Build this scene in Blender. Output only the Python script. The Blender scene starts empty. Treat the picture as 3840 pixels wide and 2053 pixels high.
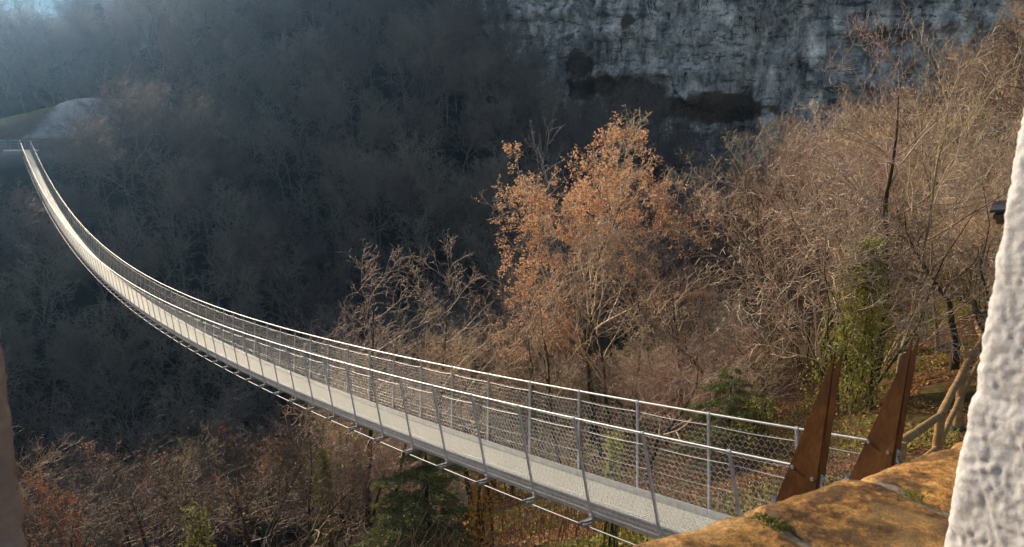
import bpy, math, random
import numpy as np
from math import sin, cos, pi, radians, sqrt, hypot
from mathutils import Vector, Matrix, noise

SC = bpy.context.scene
COL = SC.collection
rnd = random.Random(11)

# ------------------------------------------------------------------ camera numbers
FPX, PITCH, ROLL = 2933.5, 0.18141, 0.00453          # focal length in pixels of a 3840 wide frame
cp, sp, cr, sr = cos(PITCH), sin(PITCH), cos(ROLL), sin(ROLL)
R0, U0, FW = np.array([1, 0, 0.]), np.array([0, sp, cp]), np.array([0, cp, -sp])
CR, CU = R0 * cr + U0 * sr, U0 * cr - R0 * sr

def ray(px, py):                                       # survey helper: direction of a sighting (2576 px wide survey sheet)
    u = (px - 1288) / (FPX / 1.490683); v = (py - 688.6) / (FPX / 1.490683)
    return FW + CR * u - CU * v
def at_z(px, py, z):
    d = ray(px, py); return tuple(d * (z / d[2]))
def at_y(px, py, y):
    d = ray(px, py); return tuple(d * (y / d[1]))

# ------------------------------------------------------------------ helpers
def tag(o, label=None, cat=None, group=None, kind=None):
    if label: o['label'] = label
    if cat: o['category'] = cat
    if group: o['group'] = group
    if kind: o['kind'] = kind
    return o
def empty(name, loc=(0, 0, 0), rz=0.0):
    o = bpy.data.objects.new(name, None); COL.objects.link(o)
    o.empty_display_size = 0.3
    o.location = loc; o.rotation_euler = (0, 0, rz); return o
def link(name, me, parent=None, mat=None):
    if mat is not None and not me.materials: me.materials.append(mat)
    o = bpy.data.objects.new(name, me); COL.objects.link(o)
    if parent: o.parent = parent
    return o
def np_mesh(name, V, Q, smooth=True, T=None):
    """V (n,3), Q (m,4) quads, T (k,3) triangles"""
    me = bpy.data.meshes.new(name)
    V = np.asarray(V, dtype=np.float32)
    Q = np.asarray(Q, dtype=np.int32).reshape(-1, 4)
    T = np.zeros((0, 3), np.int32) if T is None else np.asarray(T, dtype=np.int32).reshape(-1, 3)
    nq, nt = len(Q), len(T)
    me.vertices.add(len(V)); me.vertices.foreach_set('co', V.ravel())
    me.loops.add(nq * 4 + nt * 3)
    me.loops.foreach_set('vertex_index', np.concatenate([Q.ravel(), T.ravel()]))
    me.polygons.add(nq + nt)
    me.polygons.foreach_set('loop_start', np.concatenate([np.arange(nq) * 4, nq * 4 + np.arange(nt) * 3]).astype(np.int32))
    me.polygons.foreach_set('loop_total', np.concatenate([np.full(nq, 4), np.full(nt, 3)]).astype(np.int32))
    me.polygons.foreach_set('use_smooth', np.full(nq + nt, smooth))
    me.update(calc_edges=True); me.validate(); return me

class MB:
    """collects boxes, quads and swept tubes into one mesh"""
    def __init__(s): s.V = []; s.Q = []; s.n = 0; s.smooth = True
    def add(s, V, Q):
        V = np.asarray(V, float); s.V.append(V); s.Q.append(np.asarray(Q) + s.n); s.n += len(V)
    def hexa(s, c):                                     # 8 corners: bottom loop, top loop
        s.add(c, [(3, 2, 1, 0), (4, 5, 6, 7), (0, 1, 5, 4), (1, 2, 6, 5), (2, 3, 7, 6), (3, 0, 4, 7)])
    def box(s, c, h, ax=None):
        ax = np.eye(3) if ax is None else np.asarray(ax, float); c = np.asarray(c, float)
        P = [c + ax[0] * h[0] * a + ax[1] * h[1] * b + ax[2] * h[2] * d for d in (-1, 1) for a, b in ((-1, -1), (1, -1), (1, 1), (-1, 1))]
        s.hexa(P)
    def tube(s, pts, rad, sides=6, cap=True, ref=None):
        pts = np.asarray(pts, float); n = len(pts)
        rad = np.full(n, rad) if np.isscalar(rad) else np.asarray(rad, float)
        t = np.gradient(pts, axis=0); t /= np.linalg.norm(t, axis=1)[:, None] + 1e-12
        if ref is None:
            m = abs(t.mean(0)); ref = np.eye(3)[int(np.argmin(m))]
        u = np.cross(t, ref); u /= np.linalg.norm(u, axis=1)[:, None] + 1e-12; v = np.cross(t, u)
        a = np.arange(sides) * 2 * pi / sides
        V = pts[:, None] + rad[:, None, None] * (u[:, None] * np.cos(a)[None, :, None] + v[:, None] * np.sin(a)[None, :, None])
        i = np.arange(n - 1)[:, None] * sides; k = np.arange(sides)[None]; k2 = (k + 1) % sides
        Q = np.stack([i + k, i + k2, i + sides + k2, i + sides + k], -1).reshape(-1, 4)
        V = V.reshape(-1, 3); s.add(V, Q)
        if cap:
            for base, c in ((0, pts[0]), ((n - 1) * sides, pts[-1])):
                ring = V[base:base + sides]
                if sides % 2 == 0:
                    h = sides // 2
                    idx = [(0, k + 1, k + 2, k + 3) for k in range(0, sides - 2, 2)]
                    s.add(ring, idx)
    def mesh(s, name, smooth=None):
        return np_mesh(name, np.concatenate(s.V), np.concatenate(s.Q), s.smooth if smooth is None else smooth)
    def build(s, name, mat, parent=None, smooth=None):
        o = link(name, s.mesh(name, smooth), parent, mat); return o

def chains_mesh(name, chains, sides=3):
    """many tapered polylines -> one mesh. chain: (list of points, list of radii)"""
    P = np.concatenate([np.asarray(c[0], float) for c in chains]); Rr = np.concatenate([np.asarray(c[1], float) for c in chains])
    L = np.array([len(c[0]) for c in chains]); st = np.concatenate([[0], np.cumsum(L)[:-1]])
    last = st + L - 1
    nx = np.arange(len(P)) + 1; nx[last] = last; pv = np.arange(len(P)) - 1; pv[st] = st
    T = P[nx] - P[pv]; T /= np.linalg.norm(T, axis=1)[:, None] + 1e-9
    mean = np.repeat(P[last] - P[st], L, axis=0); mean /= np.linalg.norm(mean, axis=1)[:, None] + 1e-9
    ref = np.where(abs(mean[:, 2:3]) < 0.7, [[0, 0, 1.]], [[1., 0, 0]])
    u = np.cross(T, ref); u /= np.linalg.norm(u, axis=1)[:, None] + 1e-9; v = np.cross(T, u)
    a = np.arange(sides) * 2 * pi / sides
    V = P[:, None] + Rr[:, None, None] * (u[:, None] * np.cos(a)[None, :, None] + v[:, None] * np.sin(a)[None, :, None])
    m = np.ones(len(P), bool); m[last] = False; i = (np.arange(len(P))[m] * sides)[:, None]
    k = np.arange(sides)[None]; k2 = (k + 1) % sides
    Q = np.stack([i + k, i + k2, i + sides + k2, i + sides + k], -1).reshape(-1, 4)
    return np_mesh(name, V.reshape(-1, 3), Q)

def leaves_mesh(name, pts, size, seed=0, flat=0.0, wd=.34):
    """folded little leaf quads scattered at pts"""
    g = np.random.default_rng(seed); pts = np.asarray(pts, float); n = len(pts)
    d = g.normal(size=(n, 3)); d[:, 2] *= (1 - flat); d /= np.linalg.norm(d, axis=1)[:, None] + 1e-9
    e = g.normal(size=(n, 3)); e[:, 2] *= (1 - flat); e -= (e * d).sum(1)[:, None] * d; e /= np.linalg.norm(e, axis=1)[:, None] + 1e-9
    s = size * g.uniform(0.6, 1.3, n)[:, None]
    V = np.stack([pts, pts + d * s * .5 + e * s * wd, pts + d * s, pts + d * s * .5 - e * s * wd], 1)
    V[:, 1] += np.cross(d, e) * s * .12
    return np_mesh(name, V.reshape(-1, 3), np.arange(n * 4).reshape(-1, 4), smooth=False)

# ------------------------------------------------------------------ materials
def newmat(name):
    m = bpy.data.materials.new(name); m.use_nodes = True
    nt = m.node_tree; b = nt.nodes['Principled BSDF']; return m, nt, b
def N(nt, typ, **kw):
    n = nt.nodes.new(typ)
    for k, v in kw.items():
        if k in n.inputs.keys() if hasattr(n.inputs, 'keys') else False: n.inputs[k].default_value = v
        else: setattr(n, k, v)
    return n
def noise_node(nt, scale, detail=5, rough=0.6, vec=None, dist=0.0):
    n = nt.nodes.new('ShaderNodeTexNoise'); n.inputs['Scale'].default_value = scale
    n.inputs['Detail'].default_value = detail; n.inputs['Roughness'].default_value = rough; n.inputs['Distortion'].default_value = dist
    if vec is not None: nt.links.new(vec, n.inputs['Vector'])
    return n
def ramp(nt, fac, stops):
    r = nt.nodes.new('ShaderNodeValToRGB'); e = r.color_ramp.elements
    while len(e) < len(stops): e.new(0.5)
    for k, (p, c) in enumerate(stops):
        e[k].position = p; e[k].color = (c[0], c[1], c[2], 1) if len(c) == 3 else c
    nt.links.new(fac, r.inputs['Fac']); return r
def mixc(nt, fac, a, b, mode='MIX'):
    m = nt.nodes.new('ShaderNodeMix'); m.data_type = 'RGBA'; m.blend_type = mode
    for sock, val in ((0, fac), (6, a), (7, b)):
        if hasattr(val, 'links'): nt.links.new(val, m.inputs[sock])
        elif sock == 0: m.inputs[0].default_value = val
        else: m.inputs[sock].default_value = (val[0], val[1], val[2], 1)
    return m.outputs[2]
def bump(nt, b, h, strength=0.5, dist=0.02):
    bp = nt.nodes.new('ShaderNodeBump'); bp.inputs['Strength'].default_value = strength; bp.inputs['Distance'].default_value = dist
    nt.links.new(h, bp.inputs['Height']); nt.links.new(bp.outputs[0], b.inputs['Normal'])
def objvec(nt, scale=(1, 1, 1)):
    tc = nt.nodes.new('ShaderNodeTexCoord'); mp = nt.nodes.new('ShaderNodeMapping'); mp.inputs['Scale'].default_value = scale
    nt.links.new(tc.outputs['Object'], mp.inputs['Vector']); return mp.outputs[0]
def rough(b, r, spec=0.3, metal=0.0):
    b.inputs['Roughness'].default_value = r; b.inputs['Specular IOR Level'].default_value = spec; b.inputs['Metallic'].default_value = metal

def bark_mat(name, dark, light, moss=None, scale=6.0):
    m, nt, b = newmat(name); v = objvec(nt, (1, 1, .4))
    n = noise_node(nt, scale, 6, .7, v)
    c = ramp(nt, n.outputs['Fac'], [(.3, dark), (.7, light)]).outputs[0]
    if moss:
        n2 = noise_node(nt, 1.3, 4, .6, v)
        f = ramp(nt, n2.outputs['Fac'], [(.5, (0, 0, 0)), (.62, (1, 1, 1))]).outputs[0]
        c = mixc(nt, f, c, moss)
    oi = nt.nodes.new('ShaderNodeObjectInfo')
    hs = nt.nodes.new('ShaderNodeHueSaturation'); nt.links.new(c, hs.inputs['Color'])
    mr = nt.nodes.new('ShaderNodeMapRange'); nt.links.new(oi.outputs['Random'], mr.inputs[0]); mr.inputs[3].default_value = .7; mr.inputs[4].default_value = 1.35
    nt.links.new(mr.outputs[0], hs.inputs['Value'])
    nt.links.new(hs.outputs[0], b.inputs['Base Color']); rough(b, .85, .2)
    bump(nt, b, n.outputs['Fac'], .6, .02); return m
def twig_mat(name, a, bcol, c3=None, trans=0.0):
    m, nt, b = newmat(name); v = objvec(nt)
    n = noise_node(nt, .9, 3, .6, v); n2 = noise_node(nt, 9, 3, .6, v)
    c = mixc(nt, n2.outputs['Fac'], a, bcol)
    if c3:
        f = ramp(nt, n.outputs['Fac'], [(.42, (0, 0, 0)), (.62, (1, 1, 1))]).outputs[0]; c = mixc(nt, f, c, c3)
    oi = nt.nodes.new('ShaderNodeObjectInfo'); hs = nt.nodes.new('ShaderNodeHueSaturation'); nt.links.new(c, hs.inputs['Color'])
    mr = nt.nodes.new('ShaderNodeMapRange'); nt.links.new(oi.outputs['Random'], mr.inputs[0]); mr.inputs[3].default_value = .65; mr.inputs[4].default_value = 1.35
    nt.links.new(mr.outputs[0], hs.inputs['Value'])
    ms = nt.nodes.new('ShaderNodeMath'); ms.operation = 'MULTIPLY_ADD'; nt.links.new(oi.outputs['Random'], ms.inputs[0]); ms.inputs[1].default_value = .05; ms.inputs[2].default_value = .475
    nt.links.new(ms.outputs[0], hs.inputs['Hue'])
    nt.links.new(hs.outputs[0], b.inputs['Base Color']); rough(b, .6, .35); return m
def leaf_mat(name, cols, trans=0.45, scale=2.5):
    m, nt, b = newmat(name); v = objvec(nt)
    n = noise_node(nt, scale, 5, .8, v)
    c = ramp(nt, n.outputs['Fac'], [(.3 + .4 * k / (len(cols) - 1), q) for k, q in enumerate(cols)]).outputs[0]
    nt.links.new(c, b.inputs['Base Color']); rough(b, .5, .3)
    tr = nt.nodes.new('ShaderNodeBsdfTranslucent'); nt.links.new(c, tr.inputs['Color'])
    mx = nt.nodes.new('ShaderNodeMixShader'); mx.inputs[0].default_value = trans
    out = nt.nodes['Material Output']; nt.links.new(b.outputs[0], mx.inputs[1]); nt.links.new(tr.outputs[0], mx.inputs[2]); nt.links.new(mx.outputs[0], out.inputs[0])
    return m
def metal_mat(name, col, r=.45, metal=.6, var=.12, sc=14):
    m, nt, b = newmat(name); v = objvec(nt); n = noise_node(nt, sc, 5, .65, v)
    c = ramp(nt, n.outputs['Fac'], [(.3, tuple(x * (1 - var) for x in col)), (.7, tuple(min(1, x * (1 + var)) for x in col))]).outputs[0]
    nt.links.new(c, b.inputs['Base Color']); rough(b, r, .5, metal)
    rr = nt.nodes.new('ShaderNodeMapRange'); nt.links.new(n.outputs['Fac'], rr.inputs[0]); rr.inputs[3].default_value = r - .12; rr.inputs[4].default_value = r + .15
    nt.links.new(rr.outputs[0], b.inputs['Roughness']); return m

M = {}
M['bark'] = bark_mat('bark', (.028, .02, .014), (.12, .088, .058), (.09, .10, .028))
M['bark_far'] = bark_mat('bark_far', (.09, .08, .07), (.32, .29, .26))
M['bark_pale'] = bark_mat('bark_pale', (.16, .12, .08), (.42, .33, .22), (.2, .19, .07))
M['dry_stem'] = twig_mat('dry_stem', (.22, .14, .07), (.50, .35, .19), (.36, .22, .12))
M['birch'] = bark_mat('birch', (.35, .34, .32), (.62, .6, .56))
M['twig_near'] = twig_mat('twig_near', (.48, .36, .25), (.88, .70, .51), (.68, .50, .35))
M['twig_warm'] = twig_mat('twig_warm', (.42, .28, .175), (.76, .53, .34), (.60, .40, .26))
M['twig_shade'] = twig_mat('twig_shade', (.10, .075, .05), (.27, .20, .135), (.17, .12, .085))  # darker copy of the twigs: shade between and under trees put into the colour
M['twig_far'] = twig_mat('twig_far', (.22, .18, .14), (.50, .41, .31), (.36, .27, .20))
M['oak_leaf'] = leaf_mat('oak_leaf', [(.46, .22, .11), (.78, .47, .27), (.90, .68, .46)], .45)
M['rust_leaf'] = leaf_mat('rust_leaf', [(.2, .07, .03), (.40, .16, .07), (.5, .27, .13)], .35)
M['ivy'] = leaf_mat('ivy', [(.09, .10, .018), (.36, .36, .07), (.72, .68, .24)], .4)
M['gold_leaf'] = leaf_mat('gold_leaf', [(.35, .15, .02), (.6, .32, .04), (.75, .5, .1)], .5)
M['needle'] = leaf_mat('needle', [(.07, .095, .03), (.17, .20, .06), (.34, .34, .13)], .3)
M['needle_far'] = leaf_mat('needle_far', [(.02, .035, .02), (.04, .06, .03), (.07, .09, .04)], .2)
M['galv'] = metal_mat('galvanised_steel', (.58, .59, .60), .42, .55, .2)
M['galv_bright'] = metal_mat('grating_steel', (.9, .85, .74), .36, .45, .22, 30)
M['galv_dark'] = metal_mat('weathered_steel', (.34, .35, .37), .5, .5)
M['bolt'] = metal_mat('bolt_steel', (.72, .7, .66), .35, .7)

def corten():
    m, nt, b = newmat('corten_steel'); v = objvec(nt, (1, 1, .5)); n = noise_node(nt, 3.2, 8, .62, v, .4); n2 = noise_node(nt, 34, 6, .7, v)
    c = ramp(nt, n.outputs['Fac'], [(.28, (.06, .022, .007)), (.5, (.16, .058, .012)), (.68, (.27, .11, .024))]).outputs[0]
    c2 = ramp(nt, n2.outputs['Fac'], [(.35, (.6, .6, .6)), (.65, (1.2, 1.15, 1.1))]).outputs[0]
    nt.links.new(mixc(nt, .8, c, c2, 'MULTIPLY'), b.inputs['Base Color']); rough(b, .62, .35); bump(nt, b, n2.outputs['Fac'], .25, .004); return m
M['corten'] = corten()
def wood(name, a, c2, sc=1):
    m, nt, b = newmat(name); v = objvec(nt, (1, 1, 1)); n = noise_node(nt, 9 * sc, 6, .7, v, .8); n2 = noise_node(nt, 60, 3, .6, v)
    c = ramp(nt, n.outputs['Fac'], [(.3, a), (.72, c2)]).outputs[0]; nt.links.new(c, b.inputs['Base Color']); rough(b, .7, .25); bump(nt, b, n2.outputs['Fac'], .5, .006); return m
M['log'] = wood('peeled_log', (.23, .125, .045), (.56, .36, .16))
M['shed_wood'] = wood('shed_boards', (.12, .07, .04), (.32, .2, .12))
M['roof'] = wood('roof_felt', (.05, .05, .055), (.14, .14, .15), 3)

def ground_mat():
    m, nt, b = newmat('leafy_ground')
    v = objvec(nt); n = noise_node(nt, .35, 6, .65, v); n2 = noise_node(nt, 7, 6, .75, v); n3 = noise_node(nt, 24, 5, .7, v)
    c = ramp(nt, n2.outputs['Fac'], [(.3, (.035, .02, .01)), (.5, (.13, .068, .027)), (.66, (.25, .14, .06)), (.8, (.42, .3, .17))]).outputs[0]
    g = ramp(nt, n3.outputs['Fac'], [(.35, (.04, .05, .012)), (.6, (.12, .14, .03)), (.75, (.26, .25, .08))]).outputs[0]
    f = ramp(nt, n.outputs['Fac'], [(.48, (0, 0, 0)), (.6, (.75, .75, .75))]).outputs[0]
    c = mixc(nt, f, c, g)
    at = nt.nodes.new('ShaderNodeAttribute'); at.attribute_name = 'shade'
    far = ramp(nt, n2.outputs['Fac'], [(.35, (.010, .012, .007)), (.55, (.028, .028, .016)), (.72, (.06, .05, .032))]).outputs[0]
    c = mixc(nt, at.outputs['Fac'], c, far)  # dark far-slope undergrowth; under the thicket, canopy shade painted into the earth colour
    at2 = nt.nodes.new('ShaderNodeAttribute'); at2.attribute_name = 'gravel'
    gr = ramp(nt, n3.outputs['Fac'], [(.3, (.17, .15, .13)), (.7, (.36, .33, .29))]).outputs[0]
    c = mixc(nt, at2.outputs['Fac'], c, gr)
    nt.links.new(c, b.inputs['Base Color']); rough(b, .9, .15); bump(nt, b, n3.outputs['Fac'], .8, .06); return m
M['ground'] = ground_mat()
def gravel():
    m, nt, b = newmat('gravel'); v = objvec(nt); n = noise_node(nt, 1.6, 8, .7, v); n2 = noise_node(nt, .16, 5, .6, v)
    tc = nt.nodes.new('ShaderNodeAttribute'); tc.attribute_name = 'grass'
    tb = nt.nodes.new('ShaderNodeAttribute'); tb.attribute_name = 'earth'
    c = ramp(nt, n.outputs['Fac'], [(.3, (.48, .46, .42)), (.7, (.8, .77, .71))]).outputs[0]
    e = ramp(nt, n.outputs['Fac'], [(.3, (.13, .09, .055)), (.7, (.27, .2, .125))]).outputs[0]
    g = ramp(nt, n.outputs['Fac'], [(.3, (.08, .1, .02)), (.7, (.26, .27, .06))]).outputs[0]
    c = mixc(nt, tb.outputs['Fac'], c, e); c = mixc(nt, tc.outputs['Fac'], c, g)
    nt.links.new(c, b.inputs['Base Color']); rough(b, .9, .15); bump(nt, b, n.outputs['Fac'], .8, .3); return m
M['gravel'] = gravel()
def rock():
    m, nt, b = newmat('limestone')
    v = objvec(nt, (1, 1, 1)); vs = objvec(nt, (1, 1, .32)); vh = objvec(nt, (.35, .35, 1.6))
    n = noise_node(nt, .32, 9, .72, v, .3); ns = noise_node(nt, .38, 7, .62, vs, .2); nb = noise_node(nt, 1.7, 10, .78, v); nh = noise_node(nt, .6, 6, .7, vh)
    c = ramp(nt, nb.outputs['Fac'], [(.3, (.22, .215, .21)), (.42, (.52, .51, .5)), (.53, (.78, .77, .75)), (.68, (.95, .94, .92))]).outputs[0]
    dk = ramp(nt, ns.outputs['Fac'], [(.36, (.28, .28, .3)), (.45, (.75, .75, .75)), (.54, (1, 1, 1)), (.66, (1.9, 1.9, 1.9))]).outputs[0]
    c = mixc(nt, 1.0, c, dk, 'MULTIPLY')
    bl = ramp(nt, n.outputs['Fac'], [(.36, (.4, .4, .42)), (.46, (1, 1, 1)), (.7, (1.5, 1.5, 1.5))]).outputs[0]
    c = mixc(nt, .85, c, bl, 'MULTIPLY')
    cr_ = ramp(nt, nh.outputs['Fac'], [(.40, (.12, .12, .13)), (.44, (1, 1, 1))]).outputs[0]
    c = mixc(nt, .75, c, cr_, 'MULTIPLY')
    nv = noise_node(nt, 1.1, 7, .68, objvec(nt, (1, 1, .10)), .15); wst = ramp(nt, nv.outputs['Fac'], [(.65, (0, 0, 0)), (.68, (1, 1, 1))]).outputs[0]
    c = mixc(nt, wst, c, (.92, .9, .85))
    nd = noise_node(nt, .75, 9, .75, objvec(nt, (1, 1, .3)), .4); dst = ramp(nt, nd.outputs['Fac'], [(.38, (1, 1, 1)), (.405, (0, 0, 0))]).outputs[0]
    c = mixc(nt, dst, c, (.03, .032, .04))
    nk = noise_node(nt, 6.5, 6, .75, v); ck = ramp(nt, nk.outputs['Fac'], [(.36, (.4, .4, .4)), (.46, (1, 1, 1)), (.6, (1.7, 1.7, 1.7))]).outputs[0]
    c = mixc(nt, .8, c, ck, 'MULTIPLY')
    at = nt.nodes.new('ShaderNodeAttribute'); at.attribute_name = 'grass'
    gc = ramp(nt, nb.outputs['Fac'], [(.3, (.05, .03, .012)), (.5, (.17, .10, .04)), (.7, (.30, .19, .08))]).outputs[0]
    c = mixc(nt, 1.0, c, (1.0, .95, .87), 'MULTIPLY')
    ma = nt.nodes.new('ShaderNodeMath'); ma.operation = 'MULTIPLY_ADD'; nt.links.new(nk.outputs['Fac'], ma.inputs[0]); ma.inputs[1].default_value = 1.9; ma.inputs[2].default_value = -.95
    mb_ = nt.nodes.new('ShaderNodeMath'); mb_.operation = 'ADD'; nt.links.new(at.outputs['Fac'], mb_.inputs[0]); nt.links.new(ma.outputs[0], mb_.inputs[1])
    gm = ramp(nt, mb_.outputs[0], [(.42, (0, 0, 0)), (.56, (1, 1, 1))]).outputs[0]
    c = mixc(nt, gm, c, gc)
    nt.links.new(c, b.inputs['Base Color']); rough(b, .85, .25); bump(nt, b, nb.outputs['Fac'], .9, .5); return m
M['rock'] = rock()
def plaster(name, a, c2, dirt):
    m, nt, b = newmat(name); v = objvec(nt); n = noise_node(nt, 150, 7, .7, v); n2 = noise_node(nt, 7, 4, .6, v)
    c = ramp(nt, n.outputs['Fac'], [(.3, a), (.65, c2)]).outputs[0]
    f = ramp(nt, n2.outputs['Fac'], [(.55, (0, 0, 0)), (.8, (.5, .5, .5))]).outputs[0]
    c = mixc(nt, f, c, dirt); nt.links.new(c, b.inputs['Base Color']); rough(b, .8, .25); bump(nt, b, n.outputs['Fac'], .35, .004); return m
M['plaster'] = plaster('white_plaster', (.56, .55, .55), (.8, .79, .78), (.42, .38, .33))
M['plaster_pink'] = plaster('pinkish_plaster', (.25, .2, .175), (.38, .31, .27), (.2, .15, .12))
def terracotta():
    m, nt, b = newmat('ochre_stone'); v = objvec(nt); n = noise_node(nt, 11, 9, .74, v, .3); n2 = noise_node(nt, 95, 5, .7, v); n3 = noise_node(nt, 4, 4, .6, v)
    c = ramp(nt, n.outputs['Fac'], [(.34, (.05, .03, .014)), (.46, (.16, .085, .028)), (.53, (.44, .23, .065)), (.68, (.60, .40, .17))]).outputs[0]
    c2 = ramp(nt, n2.outputs['Fac'], [(.32, (.22, .2, .19)), (.5, (.9, .88, .86)), (.68, (1.6, 1.5, 1.35))]).outputs[0]
    c = mixc(nt, .85, c, c2, 'MULTIPLY')
    f = ramp(nt, n3.outputs['Fac'], [(.5, (0, 0, 0)), (.66, (.7, .7, .7))]).outputs[0]
    c = mixc(nt, f, c, (.42, .28, .11))
    n4 = noise_node(nt, 420, 3, .6, v); c4 = ramp(nt, n4.outputs['Fac'], [(.36, (.35, .33, .3)), (.5, (1, 1, 1)), (.68, (1.5, 1.45, 1.35))]).outputs[0]; c = mixc(nt, .8, c, c4, 'MULTIPLY')
    oi = nt.nodes.new('ShaderNodeObjectInfo'); hs = nt.nodes.new('ShaderNodeHueSaturation'); nt.links.new(c, hs.inputs['Color'])
    mr = nt.nodes.new('ShaderNodeMapRange'); nt.links.new(oi.outputs['Random'], mr.inputs[0]); mr.inputs[3].default_value = .85; mr.inputs[4].default_value = 1.15; nt.links.new(mr.outputs[0], hs.inputs['Value'])
    nt.links.new(hs.outputs[0], b.inputs['Base Color']); rough(b, .75, .3); bump(nt, b, n2.outputs['Fac'], .55, .003); return m
M['ochre'] = terracotta()
M['mortar'] = plaster('mortar', (.07, .06, .045), (.30, .25, .18), (.08, .09, .03))
M['moss'] = leaf_mat('moss', [(.05, .06, .008), (.16, .18, .02), (.3, .3, .06)], .1, 60)
M['concrete'] = plaster('concrete', (.4, .4, .4), (.55, .55, .54), (.3, .3, .28))
M['sleeve'] = plaster('green_sleeve', (.07, .1, .06), (.13, .17, .11), (.08, .08, .05))
M['white'] = plaster('white_paint', (.7, .7, .7), (.8, .8, .8), (.7, .7, .7))

# ------------------------------------------------------------------ bridge frame of reference
K = 0.8
BX, BY, BZ = 2.48741 * K, 10.32438 * K, -5.54789 * K
AZ, Bb, Bc, Bd = 0.609846, -0.1702116, 0.001353673 / K, 8.4467743e-07 / K / K
SEND = 128.683 * K
DX, DY = -sin(AZ), cos(AZ)              # along the bridge, away from the camera
NX, NY = DY, -DX                        # to the right of it
W1, W2, HR = .512459 * K, .664712 * K, 1.491510 * K
STEP = 1.5 * K
def bz(s): return BZ + Bb * s + Bc * s * s + Bd * s ** 3
def BP(s, w, h=0.0):
    sl = Bb + 2 * Bc * s + 3 * Bd * s * s; L = hypot(1, sl)
    ss = s - sl / L * h; z = bz(s) + h / L
    return np.array([BX + DX * ss + NX * w, BY + DY * ss + NY * w, z])
def axes(s):
    sl = Bb + 2 * Bc * s + 3 * Bd * s * s; L = hypot(1, sl)
    return np.array([[DX / L, DY / L, sl / L], [NX, NY, 0], [-DX * sl / L, -DY * sl / L, 1 / L]])
# arc length table
_S = np.linspace(-4, SEND + 4, 6000); _sl = Bb + 2 * Bc * _S + 3 * Bd * _S ** 2
_A = np.concatenate([[0], np.cumsum(np.hypot(1, _sl[:-1]) * np.diff(_S))]); _A -= np.interp(0, _S, _A)
def s_of(a): return float(np.interp(a, _A, _S))
AEND = float(np.interp(SEND, _S, _A))
def BPv(a, w, h):
    """vectorised bridge point: arc a, lateral w, height h (arrays)"""
    s = np.interp(a, _A, _S); sl = Bb + 2 * Bc * s + 3 * Bd * s * s; L = np.hypot(1, sl)
    ss = s - sl / L * h; z = BZ + Bb * s + Bc * s * s + Bd * s ** 3 + h / L
    return np.stack([BX + DX * ss + NX * w, BY + DY * ss + NY * w, z], -1)
def st(x, y): return (x - BX) * DX + (y - BY) * DY, (x - BX) * NX + (y - BY) * NY
def plane_hit(px, py, w):
    """survey point on the vertical plane parallel to the bridge at lateral offset w -> (s, z)"""
    d = ray(px, py); n = np.array([NX, NY, 0]); k = (w - (0 - BX) * NX - (0 - BY) * NY) / (d @ n)
    P = d * k; return st(P[0], P[1])[0], P[2]
def xy(s, t): return BX + DX * s + NX * t, BY + DY * s + NY * t

# ------------------------------------------------------------------ terrain
def sm(x, a, b):
    k = min(1, max(0, (x - a) / (b - a))); return k * k * (3 - 2 * k)
def height(x, y):
    s, t = st(x, y)
    q = noise.fractal(Vector((x * .03, y * .03, 3.1)), 1.0, 2.0, 4)
    q2 = noise.fractal(Vector((x * .22, y * .22, 7.7)), 1.0, 2.0, 3)
    s0 = .6 + .25 * max(0, t - 6)
    e = s - s0
    e = (e + sqrt(e * e + 2.0)) / 2
    zn = -5.15 + .16 * min(38, max(0, t - 10)) + .22 * min(20, max(0, t - 46)) - .55 * e
    far = -2.9 - 3
    bench = 1 - sm(t, 8, 30)
    zr = -3.5 + .70 * min(s - 103, 17) + .46 * max(0, s - 120)
    zcrest = min(75, max(4, 6.5 + .42 * t))
    zl = -3.2 + 2.4 * sm(s, 104, 112) + min(0, .78 * (s - 101.5)) + .34 * max(0, s - 126)
    zf = zl * bench + zr * (1 - bench)
    if zf > zcrest: zf = zcrest - .12 * (zf - zcrest)
    tb = 75 + .30 * (s - 86)
    if t > tb: zf = max(zf - min(70, 1.6 * (t - tb)), min(zf, -7))
    k = 3.0
    z = (zn + zf + sqrt((zn - zf) ** 2 + k * k * 4)) / 2
    amp = sm(abs(s) + abs(t), 6, 40) * (1 - sm(s, 96, 101) * bench * (1 - sm(s, 126, 134)))
    z += q * 2.2 * amp * sm(s, 20, 60) + q2 * (.12 + .35 * amp)
    z += amp * sm(s, 64, 82) * sm(abs(t), 6, 25) * (5.5 * noise.noise(Vector((t * .045, s * .018, 5.5))) + 3.2 * noise.noise(Vector((t * .11, s * .05, 1.5))))
    if s < 0: z = min(z, -4.9 + .16 * min(38, max(0, t - 10)) + .22 * min(20, max(0, t - 46)) + .03 * abs(q2))
    return z

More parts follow.
